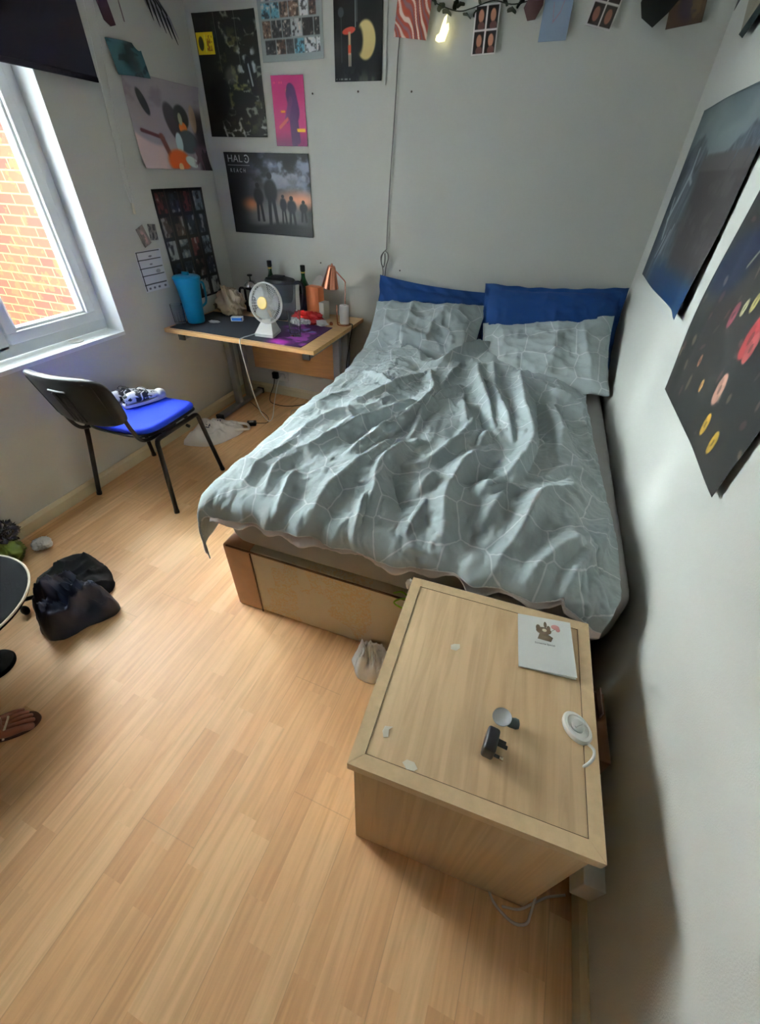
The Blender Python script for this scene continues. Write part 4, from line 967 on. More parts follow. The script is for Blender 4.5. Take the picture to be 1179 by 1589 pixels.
mitre(b, -cw, cd, cw, cd, -cw + ew, cd - ew, cw - ew, cd - ew)
mitre(b, -cw, -cd + g, -cw, cd - g, -cw + ew, -cd + ew, -cw + ew, cd - ew)
mitre(b, cw, -cd + g, cw, cd - g, cw - ew, -cd + ew, cw - ew, cd - ew)
b.build('top_edging', mat('beech_edging', (206, 178, 138), .45, var=.06, vscale=18, stretch=(3, 3, 10)), chest, smooth=False)
b = MB()
L = [(-cw + ew, -cd + ew), (cw - ew, -cd + ew), (cw - ew, cd - ew), (-cw + ew, cd - ew)]
b.tube([(p[0], p[1], HZ - .0003) for p in L], .0009, 6, True); b.build('inlay_line', mat('dark_inlay', (96, 74, 52), .6), chest, smooth=False)
# paint chips on the top
def chip(x, y, pts, nm='paint_chip'):
    c, s = math.cos(-CR), math.sin(-CR); dx, dy = x - 2.379, y + 2.425; lx, ly = c * dx - s * dy, s * dx + c * dy
    g = MB().prism([(lx + p[0], ly + p[1]) for p in pts], .0006, Matrix.Translation((0, 0, HZ))); g.build(nm, mat('chip_white', (222, 214, 198), .6), chest)
chip(2.290, -2.352, [(-.010, -.010), (.004, -.010), (.012, .0), (.010, .012), (-.004, .008), (-.012, .002)])
chip(2.190, -2.612, [(-.004, -.016), (.006, -.012), (.003, .004), (.010, .012), (-.008, .008), (-.010, -.004)])
chip(2.258, -2.660, [(-.018, .0), (-.006, -.010), (.010, -.008), (.016, -.002), (.006, .008), (-.010, .008)])
ct = HZ + .0008
# greetings card, slightly ajar
card = thing('greetings_card', (2.452, -2.350, ct), 'white greetings card with a small brown and pink picture on the chest', 'card', rz=math.radians(5.5))
cwid, chgt = .139, .166
M_card = mat('white_card_stock', (226, 228, 224), .6)
b = MB(); b.box(0, cwid, 0, chgt, 0, .0008); b.build('back_leaf', M_card, card, smooth=False)
Mc = Matrix.Rotation(math.radians(-3.2), 4, 'Y')
b = MB(); b.box(0, cwid, 0, chgt, .0016, .0024, M=Mc); b.build('front_leaf', M_card, card, smooth=False)
def flat(b, pts, z=.0026, d=.0003): b.prism(pts, d, Mc @ Matrix.Translation((0, 0, z)))
def disc(cx, cy, rx, ry, n=18): return [(cx + rx * math.cos(2 * PI * i / n), cy + ry * math.sin(2 * PI * i / n)) for i in range(n)]
mb_ = mat('brown_print', (92, 76, 56), .7)
b = MB(); flat(b, [(.050, .094), (.084, .090), (.090, .104), (.078, .112), (.056, .112)]); flat(b, disc(.067, .122, .020, .012)); flat(b, disc(.053, .130, .006, .010)); flat(b, disc(.080, .132, .005, .009)); flat(b, disc(.072, .143, .004, .010))
b.build('brown_motif', mb_, card)
b = MB(); flat(b, disc(.069, .124, .006, .005), .0030); b.build('pale_spot', mat('cream_print', (222, 214, 190), .7), card)
b = MB(); flat(b, disc(.098, .140, .011, .008)); flat(b, disc(.104, .133, .006, .007)); b.build('pink_balloon', mat('pink_print', (208, 148, 142), .7), card)
b = MB(); b.tube([Mc @ Vector((.086, .124, .0030)), Mc @ Vector((.097, .133, .0030))], .0005, 5); b.build('balloon_string', mb_, card)
def text(name, s, size, m, M, parent=None, extrude=.0002, sx=1.0, spacing=1.0):
    cu = bpy.data.curves.new(name, 'FONT'); cu.body = s; cu.size = size; cu.extrude = extrude; cu.align_x = 'CENTER'; cu.space_character = spacing
    o = bpy.data.objects.new(name, cu); COL.objects.link(o)
    me = bpy.data.meshes.new_from_object(o.evaluated_get(bpy.context.evaluated_depsgraph_get())) if False else None
    dg = bpy.context.evaluated_depsgraph_get(); dg.update(); me = bpy.data.meshes.new_from_object(o.evaluated_get(dg)); bpy.data.objects.remove(o)
    me.transform(M @ Matrix.Diagonal((sx, 1, 1, 1))); me.materials.clear(); me.materials.append(m)
    o = bpy.data.objects.new(name, me); COL.objects.link(o)
    if parent is not None: o.parent = parent
    return o
text('printed_line', 'Someone Special', .0075, mat('grey_ink', (110, 108, 104), .7), Mc @ Matrix.Translation((.068, .078, .0027)), card)
# usb plug charger: lying on its side, pins out to the right
pg = thing('usb_plug_charger', (2.407, -2.567, ct), 'black three-pin plug charger lying on the chest', 'plug', rz=math.radians(-6))
b = MB(); b.box(-.013, .013, -.026, .026, 0, .046, .006); b.build('plug_body', M_black, pg)
b = MB(); b.box(.013, .034, -.004, .004, .030, .0345, .001); b.box(.013, .032, -.020, -.0135, .012, .016, .001); b.box(.013, .032, .0135, .020, .012, .016, .001); b.build('pins', mat('dark_pin', (40, 38, 38), .3, metal=.6), pg)
b = MB(); b.box(.024, .033, -.0205, -.013, .0115, .0165, .001); b.build('pin_tip', mat('brass_pin', (206, 188, 160), .25, metal=1), pg)
# round suction holder with dark stem
sh = thing('suction_holder', (2.430, -2.506, ct), 'small clear round suction holder with dark grey grip on the chest', 'holder', rz=math.radians(8))
Mt = Matrix.Translation((0, 0, .020)) @ Matrix.Rotation(math.radians(38), 4, 'Y') @ Matrix.Rotation(math.radians(-12), 4, 'X')
b = MB().lathe([(.0001, -.003), (.010, -.003), (.018, .004), (.021, .011), (.0205, .0125), (.016, .008), (.008, .003), (.0001, .002)], 32, (0, 0, 0), 0, Matrix.Translation((-.004, 0, .018)) @ Matrix.Rotation(math.radians(-14), 4, 'Y'))
b.build('cup', mat('translucent_grey_rubber', (196, 200, 202), .2, trans=.35, ior=1.3), sh)
b = MB().lathe([(.0001, -.004), (.006, -.004), (.010, .006), (.012, .020), (.010, .027), (.0001, .030)], 20, (.006, 0, .011), 0, Matrix.Rotation(math.radians(88), 4, 'Y')); b.build('grip', mat('slate_plastic', (52, 66, 66), .4), sh)
# white round puck with lead
pk = thing('white_oval_switch', (2.587, -2.462, ct), 'white oval cord switch with round dial near the right edge of the chest', 'switch', rz=math.radians(-50))
b = MB().lathe([(.0001, 0), (.024, 0), (.027, .004), (.0275, .013), (.025, .017), (.020, .018), (.019, .0155), (.0001, .015)], 36, (0, 0, 0), 0, Matrix.Diagonal((1.32, .98, 1, 1))); b.build('housing', M_white, pk)
b = MB().lathe([(.0001, .015), (.014, .015), (.0145, .019), (.012, .021), (.0001, .021)], 28); b.box(-.002, .002, -.010, .010, .021, .026, .001); b.build('dial', mat('pearl_plastic', (214, 214, 208), .25), pk)
b = MB().tube(catmull([(.034, 0, .009), (.050, .003, .009), (.062, -.010, .006), (.066, -.032, -.002), (.060, -.055, -.03), (.05, -.07, -.10)], 6), .0033, 8); b.build('lead', M_white, pk)
# cord coming out under the chest
wire('charging_cable', [(2.52, -2.66, .02), (2.548, -2.695, .006), (2.575, -2.712, .005), (2.61, -2.722, .005), (2.640, -2.712, .005), (2.648, -2.690, .012), (2.650, -2.655, .05), (2.655, -2.60, .05), (2.68, -2.56, .10)], .0035, mat('offwhite_cord', (206, 196, 184), .5),
     'white cord looping out on the floor from under the chest', 'cord')
wire('charging_cable', [(2.575, -2.700, .006), (2.62, -2.690, .006), (2.655, -2.665, .010), (2.69, -2.640, .012), (2.735, -2.62, .02)], .003, mat('offwhite_cord', (206, 196, 184), .5),
     'thin white cord on the floor running to the right skirting board', 'cord')
bx = MB().box(RW - .052, RW - .0005, -2.632, -2.47, .10, .215, .003)
tag(bx.build('socket_box', M_white), 'white surface socket box on the right wall beside the chest', 'socket')
bc = thing('cardboard_box', (2.700, -2.29, 0), 'narrow brown cardboard box between the chest and the right wall', 'box', rz=math.radians(2))
b = MB(); b.box(-.048, .050, -.10, .10, 0.0, .345, .002); b.build('box_body', mat('brown_cardboard', (112, 78, 56), .8), bc)
b = MB(); b.box(-.048, -.044, -.10, .10, .345, .385); b.box(.030, .034, .02, .10, .345, .372); b.build('flap', mat('pale_flap', (150, 128, 122), .7), bc)

# ------------------------------------------------------------------ posters and pictures
M_poster = vmat('poster_print', 0.38, 0.45); M_poster2 = vmat('matt_poster_print', 0.5, 0.25)
def back_M(x, z, rot=0.0, y=-0.004): return Matrix.Translation((x, y, z)) @ Matrix.Rotation(rot, 4, 'Y') @ Matrix.Rotation(PI / 2, 4, 'X')
def left_M(y, z, rot=0.0, x=0.004): return Matrix.Translation((x, y, z)) @ Matrix.Rotation(rot, 4, 'X') @ Matrix(((0, 0, 1, 0), (1, 0, 0, 0), (0, 1, 0, 0), (0, 0, 0, 1)))
def right_M(y, z, rot=0.0, x=RW - 0.004): return Matrix.Translation((x, y, z)) @ Matrix.Rotation(rot, 4, 'X') @ Matrix(((0, 0, -1, 0), (-1, 0, 0, 0), (0, 1, 0, 0), (0, 0, 0, 1)))
def curl(k=0.006, e=0.0):
    return lambda U, V: k * (np.abs(U - .5) * 2) ** 6 * (np.abs(V - .5) * 2) ** 4 + 0.0015 * np.sin(U * 9 + V * 5) + 0.002
def a_war(U, V):
    img = canvas(U, (20, 22, 20)); n = ridged(U * 6 + V * 2, V * 9, 3, 4); n2 = fbm(U * 9, V * 14, 8, 4)
    img = over(img, sstep(.62, .85, n) * sstep(.25, .45, U), (96, 100, 92)); img = over(img, sstep(.55, .8, n2) * ell(U, V, .62, .45, .26, .36, .3, .5), (110, 108, 62))
    img = over(img, sstep(.6, .85, n) * sstep(.2, .05, V), (130, 132, 130)); img = over(img, ell(U, V, .78, .62, .16, .16, .2, .3) * sstep(.5, .7, n2), (140, 146, 150))
    img = over(img, ell(U, V, .26, .34, .17, .18, 0, .3), (6, 7, 7)); img = over(img, ell(U, V, .50, .52, .10, .07, .2, .4), (78, 80, 72), .7)
    for x in (.34, .66): img = over(img, stroke(U, V, x, 1.0, x + .02, .55, .004), (100, 104, 96), .6)
    img = over(img, stroke(U, V, .80, .62, .86, .40, .05, .3), (14, 16, 20)); img = over(img, stroke(U, V, .80, .60, .84, .44, .012, .5), (120, 126, 130))
    return img
p = art_mesh('poster', 0.415, 0.522, a_war, M_poster, 150, 180, back_M(0.046, 1.712), gain=2.3, bend=curl())
tag(p, 'tall dark green and black poster with yellow sticker, top left of the back wall', 'poster')
def a_sticker(U, V):
    img = canvas(U, (196, 172, 20)); img = over(img, ell(U, V, .25, .5, .15, .32), (60, 58, 20))
    img = over(img, rect(U, V, .48, .52, .1, .9), (228, 210, 90)); n = vnoise(U * 18, V * 9, 4)
    return over(img, rect(U, V, .56, .92, .15, .85) * sstep(.5, .6, n), (150, 96, 10))
s_ = art_mesh('yellow_sticker', 0.115, 0.088, a_sticker, M_poster, 60, 44, back_M(0.052, 2.072, 0, -0.0075), parent=p, gain=2.3); s_.matrix_parent_inverse = Matrix.Translation(-p.location)
def a_collage(U, V):
    img = canvas(U, (120, 126, 126)); rng = np.random.RandomState(4)
    y = .07; r = 0
    while y < 1.0:
        x = .05 + .02 * rng.rand(); hgt = .11 + .05 * rng.rand()
        while x < .92:
            w = .10 + .07 * rng.rand(); c = [(52, 52, 54), (36, 34, 36), (96, 74, 62), (150, 154, 156), (70, 52, 44), (176, 178, 180), (84, 132, 150)][rng.randint(7)]
            m = rect(U, V, x, min(x + w, .95), y, y + hgt); n = fbm(U * 30 + x * 9, V * 30, rng.randint(90), 3)
            img = over(img, m, c); img = over(img, m * sstep(.5, .7, n), (24, 22, 24), .8); img = over(img, m * sstep(.62, .8, 1 - n), (196, 180, 168), .7); x += w + .015
        y += hgt + .02
    return img
tag(art_mesh('photo_collage', 0.385, 0.40, a_collage, M_poster, 150, 150, back_M(0.483, 2.030, math.radians(-1)), gain=2.2, bend=curl()), 'grey sheet covered with many small photos, top of the back wall', 'collage')
def a_dark(U, V):
    img = canvas(U, (9, 10, 11)); img = over(img, sstep(.2, 0, V) * sstep(.4, .7, fbm(U * 8, V * 6, 3)), (58, 60, 52))
    img = over(img, ell(U, V, .66, .42, .20, .20, .5, .1), (176, 158, 104)); img = over(img, ell(U, V, .50, .42, .10, .14, 0, .3), (10, 10, 10))
    img = over(img, ell(U, V, .31, .52, .14, .035, .1), (156, 52, 34)); img = over(img, rect(U, V, .295, .345, .36, .51), (150, 130, 100)); img = over(img, rect(U, V, .29, .35, .28, .38), (176, 70, 40))
    for x in (.30, .335): img = over(img, rect(U, V, x, x + .014, .16, .30), (190, 176, 150))
    img = over(img, rect(U, V, .44, .455, .55, .96), (120, 124, 128)); img = over(img, rect(U, V, .475, .485, .6, 1.0), (92, 96, 100))
    img = over(img, rect(U, V, .145, .160, .2, .66), (52, 56, 58)); img = over(img, ell(U, V, .15, .70, .06, .05), (54, 58, 62))
    return over(img, rect(U, V, .03, .34, .02, .035) * sstep(.4, .6, vnoise(U * 50, V * 0, 2)), (120, 120, 116))
tag(art_mesh('poster', 0.275, 0.36, a_dark, M_poster, 120, 140, back_M(0.930, 1.946), gain=2.2, bend=curl(.003)), 'black poster with a pale round form and a small red hat, beside the hanging cable', 'poster')
def a_pink(U, V):
    img = canvas(U, (160, 26, 92)); img = over(img, sstep(.25, 0, V), (112, 26, 84)); P = (74, 32, 84)
    img = over(img, ell(U, V, .56, .83, .09, .065), P); img = over(img, ell(U, V, .47, .79, .05, .04), (196, 104, 84))
    img = over(img, stroke(U, V, .58, .74, .66, .50, .15, .15), P); img = over(img, stroke(U, V, .58, .44, .60, .06, .10, .15), P); img = over(img, stroke(U, V, .68, .40, .72, .10, .07, .15), P)
    img = over(img, stroke(U, V, .56, .66, .40, .40, .06, .2), (96, 40, 92)); img = over(img, stroke(U, V, .42, .40, .16, .28, .028, .3), (186, 84, 84))
    img = over(img, rect(U, V, .22, .36, .49, .52), (222, 150, 40)); img = over(img, rect(U, V, .68, .96, .21, .26) * sstep(.3, .5, vnoise(U * 22, V * 12, 3)), (226, 170, 40))
    return over(img, rect(U, V, .05, .35, .89, .915) * sstep(.4, .6, vnoise(U * 40, V * 0, 7)), (196, 70, 100))
tag(art_mesh('poster', 0.213, 0.306, a_pink, M_poster, 110, 140, back_M(0.519, 1.673), gain=1.8, bend=curl(.003)), 'magenta poster with a purple standing figure, on the back wall', 'poster')
def a_dusk(U, V):
    n = fbm(U * 5, V * 6, 11, 5); n2 = fbm(U * 9 + 3, V * 7, 5, 4)
    img = canvas(U, (22, 24, 28)); img = over(img, sstep(.35, .7, V) * sstep(.15, .5, U) * sstep(.42, .72, n), (104, 110, 132)); img = over(img, sstep(.5, .8, V) * sstep(.55, .75, n2) * sstep(.3, .6, U), (128, 134, 150), .8)
    img = over(img, ell(U, V, .55, .45, .30, .26, 0, .8), (120, 116, 112), .5); img = over(img, ell(U, V, .86, .46, .20, .09, 0, .9), (206, 132, 92), .9); img = over(img, ell(U, V, .25, .38, .10, .07, 0, .9), (190, 110, 64), .9)
    img = over(img, ell(U, V, .55, .22, .34, .16, 0, .8), (150, 146, 140), .6)
    for x, y, h, w in ((.52, .14, .60, .075), (.36, .18, .44, .058), (.66, .16, .34, .040), (.76, .14, .34, .055), (.90, .20, .24, .045)):
        img = over(img, ell(U, V, x, y + h, w * .42, w * .55), (16, 17, 20)); img = over(img, ell(U, V, x, y + h * .70, w, h * .24, 0, .25), (16, 17, 20))
        img = over(img, stroke(U, V, x - w * .35, y + h * .5, x - w * .55, y, w * .26, .2), (17, 18, 21)); img = over(img, stroke(U, V, x + w * .35, y + h * .5, x + w * .6, y, w * .26, .2), (17, 18, 21))
    img = over(img, sstep(.17, .10, V + .03 * np.sin(U * 7)), (26, 28, 28)); img = over(img, sstep(.28, .05, U), (10, 11, 13), .8)
    return img
hp_ = art_mesh('poster', 0.622, 0.437, a_dusk, M_poster, 220, 160, back_M(0.112, 1.202), gain=2.0, bend=curl(.004))
tag(hp_, 'wide dark poster with stormy sky, orange horizon and silhouettes, above the desk', 'poster')
mi_ = mat('silver_print', (190, 192, 196), .5)
for nm, s_, sz, x, z, sp_ in (('title_lettering', 'HAL', .052, .192, 1.590, 1.05), ('subtitle_lettering', 'REACH', .028, .205, 1.538, 1.75)):
    t_ = text(nm, s_, sz, mi_, Matrix.Translation((x, -.0085, z)) @ Matrix.Rotation(PI / 2, 4, 'X'), None, sx=1.15 if s_ == 'HAL' else .9, spacing=sp_); t_.parent = hp_; t_.matrix_parent_inverse = Matrix.Translation(-hp_.location)
b = MB(); b.tube([(.280 + .018 * math.cos(a), -.0088, 1.607 + .018 * math.sin(a)) for a in np.linspace(-.82 * PI, .72 * PI, 22)], .0032, 6); b.ball((.276, -.0088, 1.607), .004, 8)
b.box(.132, .300, -.0092, -.0085, 1.573, 1.575); o = b.build('title_ring', mi_, hp_); o.matrix_parent_inverse = Matrix.Translation(-hp_.location)

def a_mural(U, V):
    img = canvas(U, (150, 142, 148)); n = fbm(U * 5, V * 5, 2, 4)
    img = over(img, sstep(.45, .7, n) * sstep(.5, .8, V), (132, 122, 128)); img = over(img, sstep(.42, .36, V + .12 * np.sin(U * 5)) * sstep(.45, .3, U), (196, 172, 172))
    img = over(img, ell(U, V, .20, .72, .045, .14, .35), (44, 48, 50)); img = over(img, stroke(U, V, .10, .42, .36, .36, .02, .4), (96, 52, 54)); img = over(img, stroke(U, V, .34, .38, .44, .10, .03, .4), (110, 66, 60))
    img = over(img, ell(U, V, .55, .55, .10, .22, .3), (66, 62, 66)); img = over(img, ell(U, V, .68, .62, .11, .14), (60, 62, 60)); img = over(img, ell(U, V, .68, .50, .06, .07), (200, 110, 50)); img = over(img, ell(U, V, .66, .60, .03, .07), (150, 150, 124))
    img = over(img, ell(U, V, .72, .34, .15, .14), (74, 82, 88)); img = over(img, ell(U, V, .58, .32, .05, .12), (176, 196, 200)); img = over(img, sstep(.80, .90, U) * sstep(.8, .6, V), (50, 42, 46)); img = over(img, ell(U, V, .86, .62, .05, .16), (170, 140, 110), .7)
    img = over(img, ell(U, V, .53, .10, .16, .14, 0, .2) * sstep(.0, .02, V), (196, 88, 40)); img = over(img, ell(U, V, .54, .03, .035, .05), (230, 190, 150)); img = over(img, ell(U, V, .72, .10, .10, .06, -.5), (196, 206, 200))
    return over(img, sstep(.74, .82, U) * sstep(.35, .25, V) * sstep(.4, .6, ridged(U * 14, V * 6, 8)), (92, 70, 78))
tag(art_mesh('poster', 0.585, 0.392, a_mural, M_poster, 160, 130, left_M(-0.622, 1.541), gain=1.9, bend=curl(.02)), 'mauve, grey and orange painted poster on the left wall beside the corner', 'poster')
def a_film(U, V):
    img = canvas(U, (26, 27, 30)); rng = np.random.RandomState(9)
    for i in range(4):
        x0 = .02 + i * .25
        for j in range(5):
            y0 = .02 + j * .197; c = [(40, 48, 56), (74, 64, 58), (92, 104, 112), (140, 144, 142), (90, 50, 48)][rng.randint(5)]
            m = rect(U, V, x0 + .02, x0 + .19, y0, y0 + .165); img = over(img, m, c); n = fbm(U * 16 + i, V * 16 + j, i * 9 + j, 3)
            img = over(img, m * sstep(.5, .7, n), (20, 22, 26), .8); img = over(img, m * sstep(.6, .75, 1 - n), (168, 170, 168), .6)
        img = over(img, rect(U, V, x0 + .205, x0 + .215, 0, 1, .003), (84, 76, 66), .8)
    return img
tag(art_mesh('poster', 0.445, 0.625, a_film, M_poster, 130, 180, left_M(-0.602, 0.822, math.radians(1)), gain=1.9, bend=curl(.004)), 'dark poster of rows of small film pictures on the left wall behind the blue pitcher', 'poster')
def a_cal(U, V):
    img = canvas(U, (198, 200, 206))
    for y in (.18, .40, .58, .78, .97): img = over(img, rect(U, V, 0.02, .96, y - .012, y + .012), (34, 36, 42))
    img = over(img, rect(U, V, .03, .07, .03, .98), (34, 36, 42)); img = over(img, ell(U, V, .55, .85, .08, .02), (110, 112, 120)); img = over(img, ell(U, V, .50, .66, .06, .02), (120, 120, 130)); img = over(img, ell(U, V, .72, .47, .10, .05), (150, 152, 160))
    for x in (.2, .4, .6, .85): img = over(img, ell(U, V, x, .08, .05, .03), (96, 98, 106))
    return img
tag(art_mesh('timetable', 0.196, 0.215, a_cal, M_poster, 80, 90, left_M(-0.862, 0.945), gain=1.6, bend=curl(.004)), 'white timetable sheet with black ruled rows on the left wall', 'paper')
def a_ph(c0, c1, c2, sd):
    def f(U, V):
        img = canvas(U, c0); n = fbm(U * 4, V * 4, sd, 3); img = over(img, ell(U, V, .5, .45, .25, .35, .2, .5), c1); return over(img, sstep(.5, .65, n), c2, .7)
    return f
tag(art_mesh('photo', 0.062, 0.098, a_ph((120, 108, 104), (176, 136, 130), (84, 78, 76), 2), M_poster, 40, 50, left_M(-0.770, 1.172, math.radians(20)), gain=1.7), 'tilted pinkish photo on the left wall above the timetable', 'photo')
tag(art_mesh('photo', 0.062, 0.080, a_ph((70, 68, 70), (40, 38, 40), (150, 140, 136), 7), M_poster, 40, 50, left_M(-0.715, 1.206, math.radians(-4), .0065), gain=1.7), 'small dark photo overlapping the tilted pinkish one on the left wall', 'photo')
tag(art_mesh('teal_card', 0.235, 0.125, a_ph((62, 96, 104), (30, 52, 50), (24, 34, 34), 12), M_poster, 60, 40, left_M(-0.650, 1.905, math.radians(4), .008), gain=1.7, bend=lambda U, V: .02 * (1 - V) + .012 * np.sin(U * 5)), 'teal and dark green picture above the mauve poster on the left wall', 'picture')
def shard(name, P2, x, m, label, cat, wall='L', th=.003):
    b = MB()
    if wall == 'L': M_ = left_M(0, 0, 0, x)
    elif wall == 'B': M_ = back_M(0, 0, 0, x)
    b.prism(P2, th, M_); return tag(b.build(name, m, smooth=False), label, cat)
shard('maroon_strip', [(-.665, 2.23), (-.60, 2.25), (-.585, 2.17), (-.565, 2.085), (-.60, 2.075), (-.632, 2.09), (-.65, 2.15)], .006, mat('maroon_print', (84, 52, 62), .5, var=.3), 'dark maroon paper strip at the top of the left wall, near the blind', 'paper')
fb_ = thing('feather_drawing', (0.006, -0.25, 2.09), 'black and white feathery cut-out at the top of the left wall', 'drawing')
for i in range(16):
    q = i / 15; y0 = -.12 + q * .15; b = MB(); top = .20 - .05 * q; y1 = y0 + .06 + .05 * q; z1 = .10 - .075 * q + .03 * math.sin(i * 2.1)
    b.tube([(0.0, y0, top), (.002, (y0 + y1) / 2 + .01, (top + z1) / 2), (.0, y1, z1)], [.006, .010, .002], 6)
    b.v = [(v_[0] * .25 + .002, v_[1], v_[2]) for v_ in b.v]; b.build('barb', mat('black_ink', (30, 30, 38), .6) if i % 3 else mat('grey_ink_light', (150, 150, 160), .6), fb_)
tag(shard('thin_mark', [(-.498, 2.11), (-.494, 2.11), (-.508, 2.24), (-.512, 2.24)], .002, mat('mauve_line', (150, 128, 134), .7), 'thin mauve pencil line high on the left wall', 'line'), None, None)

def a_mountain(U, V):
    img = canvas(U, (112, 124, 126)); n = ridged(U * 9 + V * 1.5, V * 3.2 + U * 2, 6, 4); f_ = fbm(U * 9, V * 7, 3, 5); st_ = ridged(U * 26 - V * 6, V * 2.5, 33, 3)
    peak = .62 + .22 * np.abs(np.sin(U * 5.2 + .4)) + .10 * (fbm(U * 8, V * 0, 13, 4) - .5)
    rock = sstep(peak + .01, peak - .02, V); img = over(img, sstep(.35, .7, fbm(U * 3, V * 4, 2, 3)) * (1 - rock), (96, 108, 112))
    img = over(img, rock, (72, 80, 88)); img = over(img, rock * sstep(.5, .8, st_), (104, 112, 118), .8); img = over(img, rock * sstep(.5, .75, 1 - n), (44, 50, 58), .8)
    img = over(img, sstep(.16, .04, U) * sstep(.98, .6, V), (46, 56, 68)); img = over(img, rock * sstep(.62, .8, f_), (38, 42, 48), .7)
    for p_ in ((.20, .52, .27, .66, .020), (.27, .66, .25, .78, .012), (.20, .52, .13, .40, .018), (.27, .64, .34, .60, .013), (.13, .40, .17, .28, .014), (.10, .52, .12, .44, .010), (.24, .30, .17, .16, .008), (.30, .34, .22, .12, .006), (.34, .38, .27, .20, .006)): img = over(img, stroke(U + .012 * (f_ - .5), V + .03 * (f_ - .5), *p_[:4], p_[4], .8), (164, 172, 176), .85)
    img = over(img, sstep(.40, .50, U + (V - .4) * .18) * sstep(.72, .66, V), (48, 44, 44)); img = over(img, rect(U, V, .40, 1.0, .66, .74, .01) * sstep(.3, .6, st_ + .2), (70, 66, 66)); img = over(img, sstep(.40, .50, U + (V - .4) * .18) * sstep(.72, .66, V) * sstep(.55, .75, f_), (74, 70, 70), .7)
    return over(img, sstep(.22, .10, V + .10 * (f_ - .5)) * sstep(.10, .35, U), (14, 42, 72))
tag(art_mesh('poster', 0.985, 0.620, a_mountain, M_poster2, 240, 170, right_M(-0.232, 1.182), gain=0.95, bend=lambda U, V: .003 + .016 * sstep(.8, 1, U) * sstep(.5, 0, V) + .008 * np.sin(U * 4) ** 2), 'blue-grey rocky mountain landscape poster on the right wall above the pillows', 'poster')
def a_flowers(U, V):
    img = canvas(U, (34, 35, 33)); rng = np.random.RandomState(12)
    img = over(img, sstep(.45, .7, fbm(U * 4, V * 4, 4, 3)), (44, 42, 38)); img = over(img, ell(U, V, .16, .40, .16, .08, .3, .3), (14, 24, 44))
    for _ in range(70):
        x, y = rng.rand(2); c = [(150, 130, 110), (90, 84, 76), (170, 150, 120), (120, 84, 80)][rng.randint(4)]; img = over(img, ell(U, V, x, y, .006 + .010 * rng.rand(), .010 + .016 * rng.rand(), rng.rand() * 3, .3), c, .55)
    for x, y, r, c in ((.30, .56, .035, (208, 200, 176)), (.22, .52, .03, (214, 208, 188)), (.38, .52, .028, (200, 196, 168)), (.28, .51, .04, (90, 56, 48)), (.62, .285, .040, (168, 60, 62)), (.66, .27, .028, (170, 84, 80)), (.38, .30, .025, (150, 76, 86)), (.60, .155, .032, (214, 160, 140)), (.64, .07, .024, (206, 160, 60)), (.78, .065, .024, (206, 166, 66)), (.58, .40, .026, (150, 120, 76)), (.50, .345, .018, (206, 190, 120)), (.44, .325, .016, (214, 206, 160)), (.80, .75, .03, (150, 84, 78)), (.88, .86, .025, (186, 170, 140)), (.42, .12, .014, (190, 140, 80)), (.28, .16, .014, (180, 120, 90))):
        for k in range(5):
            a = k * 1.2566 + x * 9; img = over(img, ell(U, V, x + r * .55 * math.cos(a), y + r * .8 * math.sin(a), r * .5, r * .7, a, .25), tuple(min(255, v * (0.82 + .1 * (k % 3))) for v in c))
        img = over(img, ell(U, V, x, y, r * .3, r * .4), tuple(v * .6 for v in c))
    return over(img, stroke(U, V, .34, .48, .26, .40, .006, .5), (150, 150, 120))
tag(art_mesh('poster', 0.662, 0.98, a_flowers, M_poster2, 220, 320, right_M(-1.388, 1.000), gain=0.6, bend=lambda U, V: .003 + .012 * sstep(.15, 0, U) * np.sin(np.clip(V * 5, 0, PI)) + .010 * sstep(.22, 0, V) * sstep(.55, 1, U) + .006 * np.sin(V * 6) ** 2), 'dark poster scattered with small flowers on the right wall above the bed edge', 'poster')

# ------------------------------------------------------------------ garland across the top of the back wall
gl = thing('leaf_garland', (1.95, -0.03, 2.17), 'thin vine garland of dark leaves strung along the top of the back wall', 'garland')
vine = [(1.40, -.03, 2.30), (1.46, -.035, 2.215), (1.53, -.035, 2.185), (1.60, -.03, 2.170), (1.66, -.03, 2.176), (1.76, -.03, 2.195), (1.86, -.03, 2.180), (2.0, -.03, 2.20), (2.15, -.03, 2.215), (2.40, -.03, 2.20), (2.60, -.03, 2.21), (2.73, -.03, 2.23)]
b = MB().tube([tuple(Vector(p) - gl.location) for p in catmull(vine)], .0022, 6); b.build('stem', mat('vine_green', (44, 48, 36), .7), gl)
rg = random.Random(5)
def leaf_bm(c, s, ang, tilt):
    b = MB(); n = 7; vs = []; fs = []
    for i in range(n):
        q = i / (n - 1); w = s * .42 * math.sin(PI * q) ** .8
        for j in (-1, 0, 1): vs.append(Vector((j * w, q * s, -abs(j) * s * .08 + .1 * s * math.sin(q * 3))))
    for i in range(n - 1):
        for j in (0, 1): fs.append((i * 3 + j, i * 3 + j + 1, (i + 1) * 3 + j + 1, (i + 1) * 3 + j))
    M_ = Matrix.Translation(c) @ Matrix.Rotation(ang, 4, 'Y') @ Matrix.Rotation(tilt, 4, 'X') @ Matrix.Rotation(PI, 4, 'Y')
    return b.add([M_ @ v_ for v_ in vs], fs)
M_leafs = [mat('leaf_dark', (36, 44, 32), .6), mat('leaf_olive', (60, 66, 46), .6)]
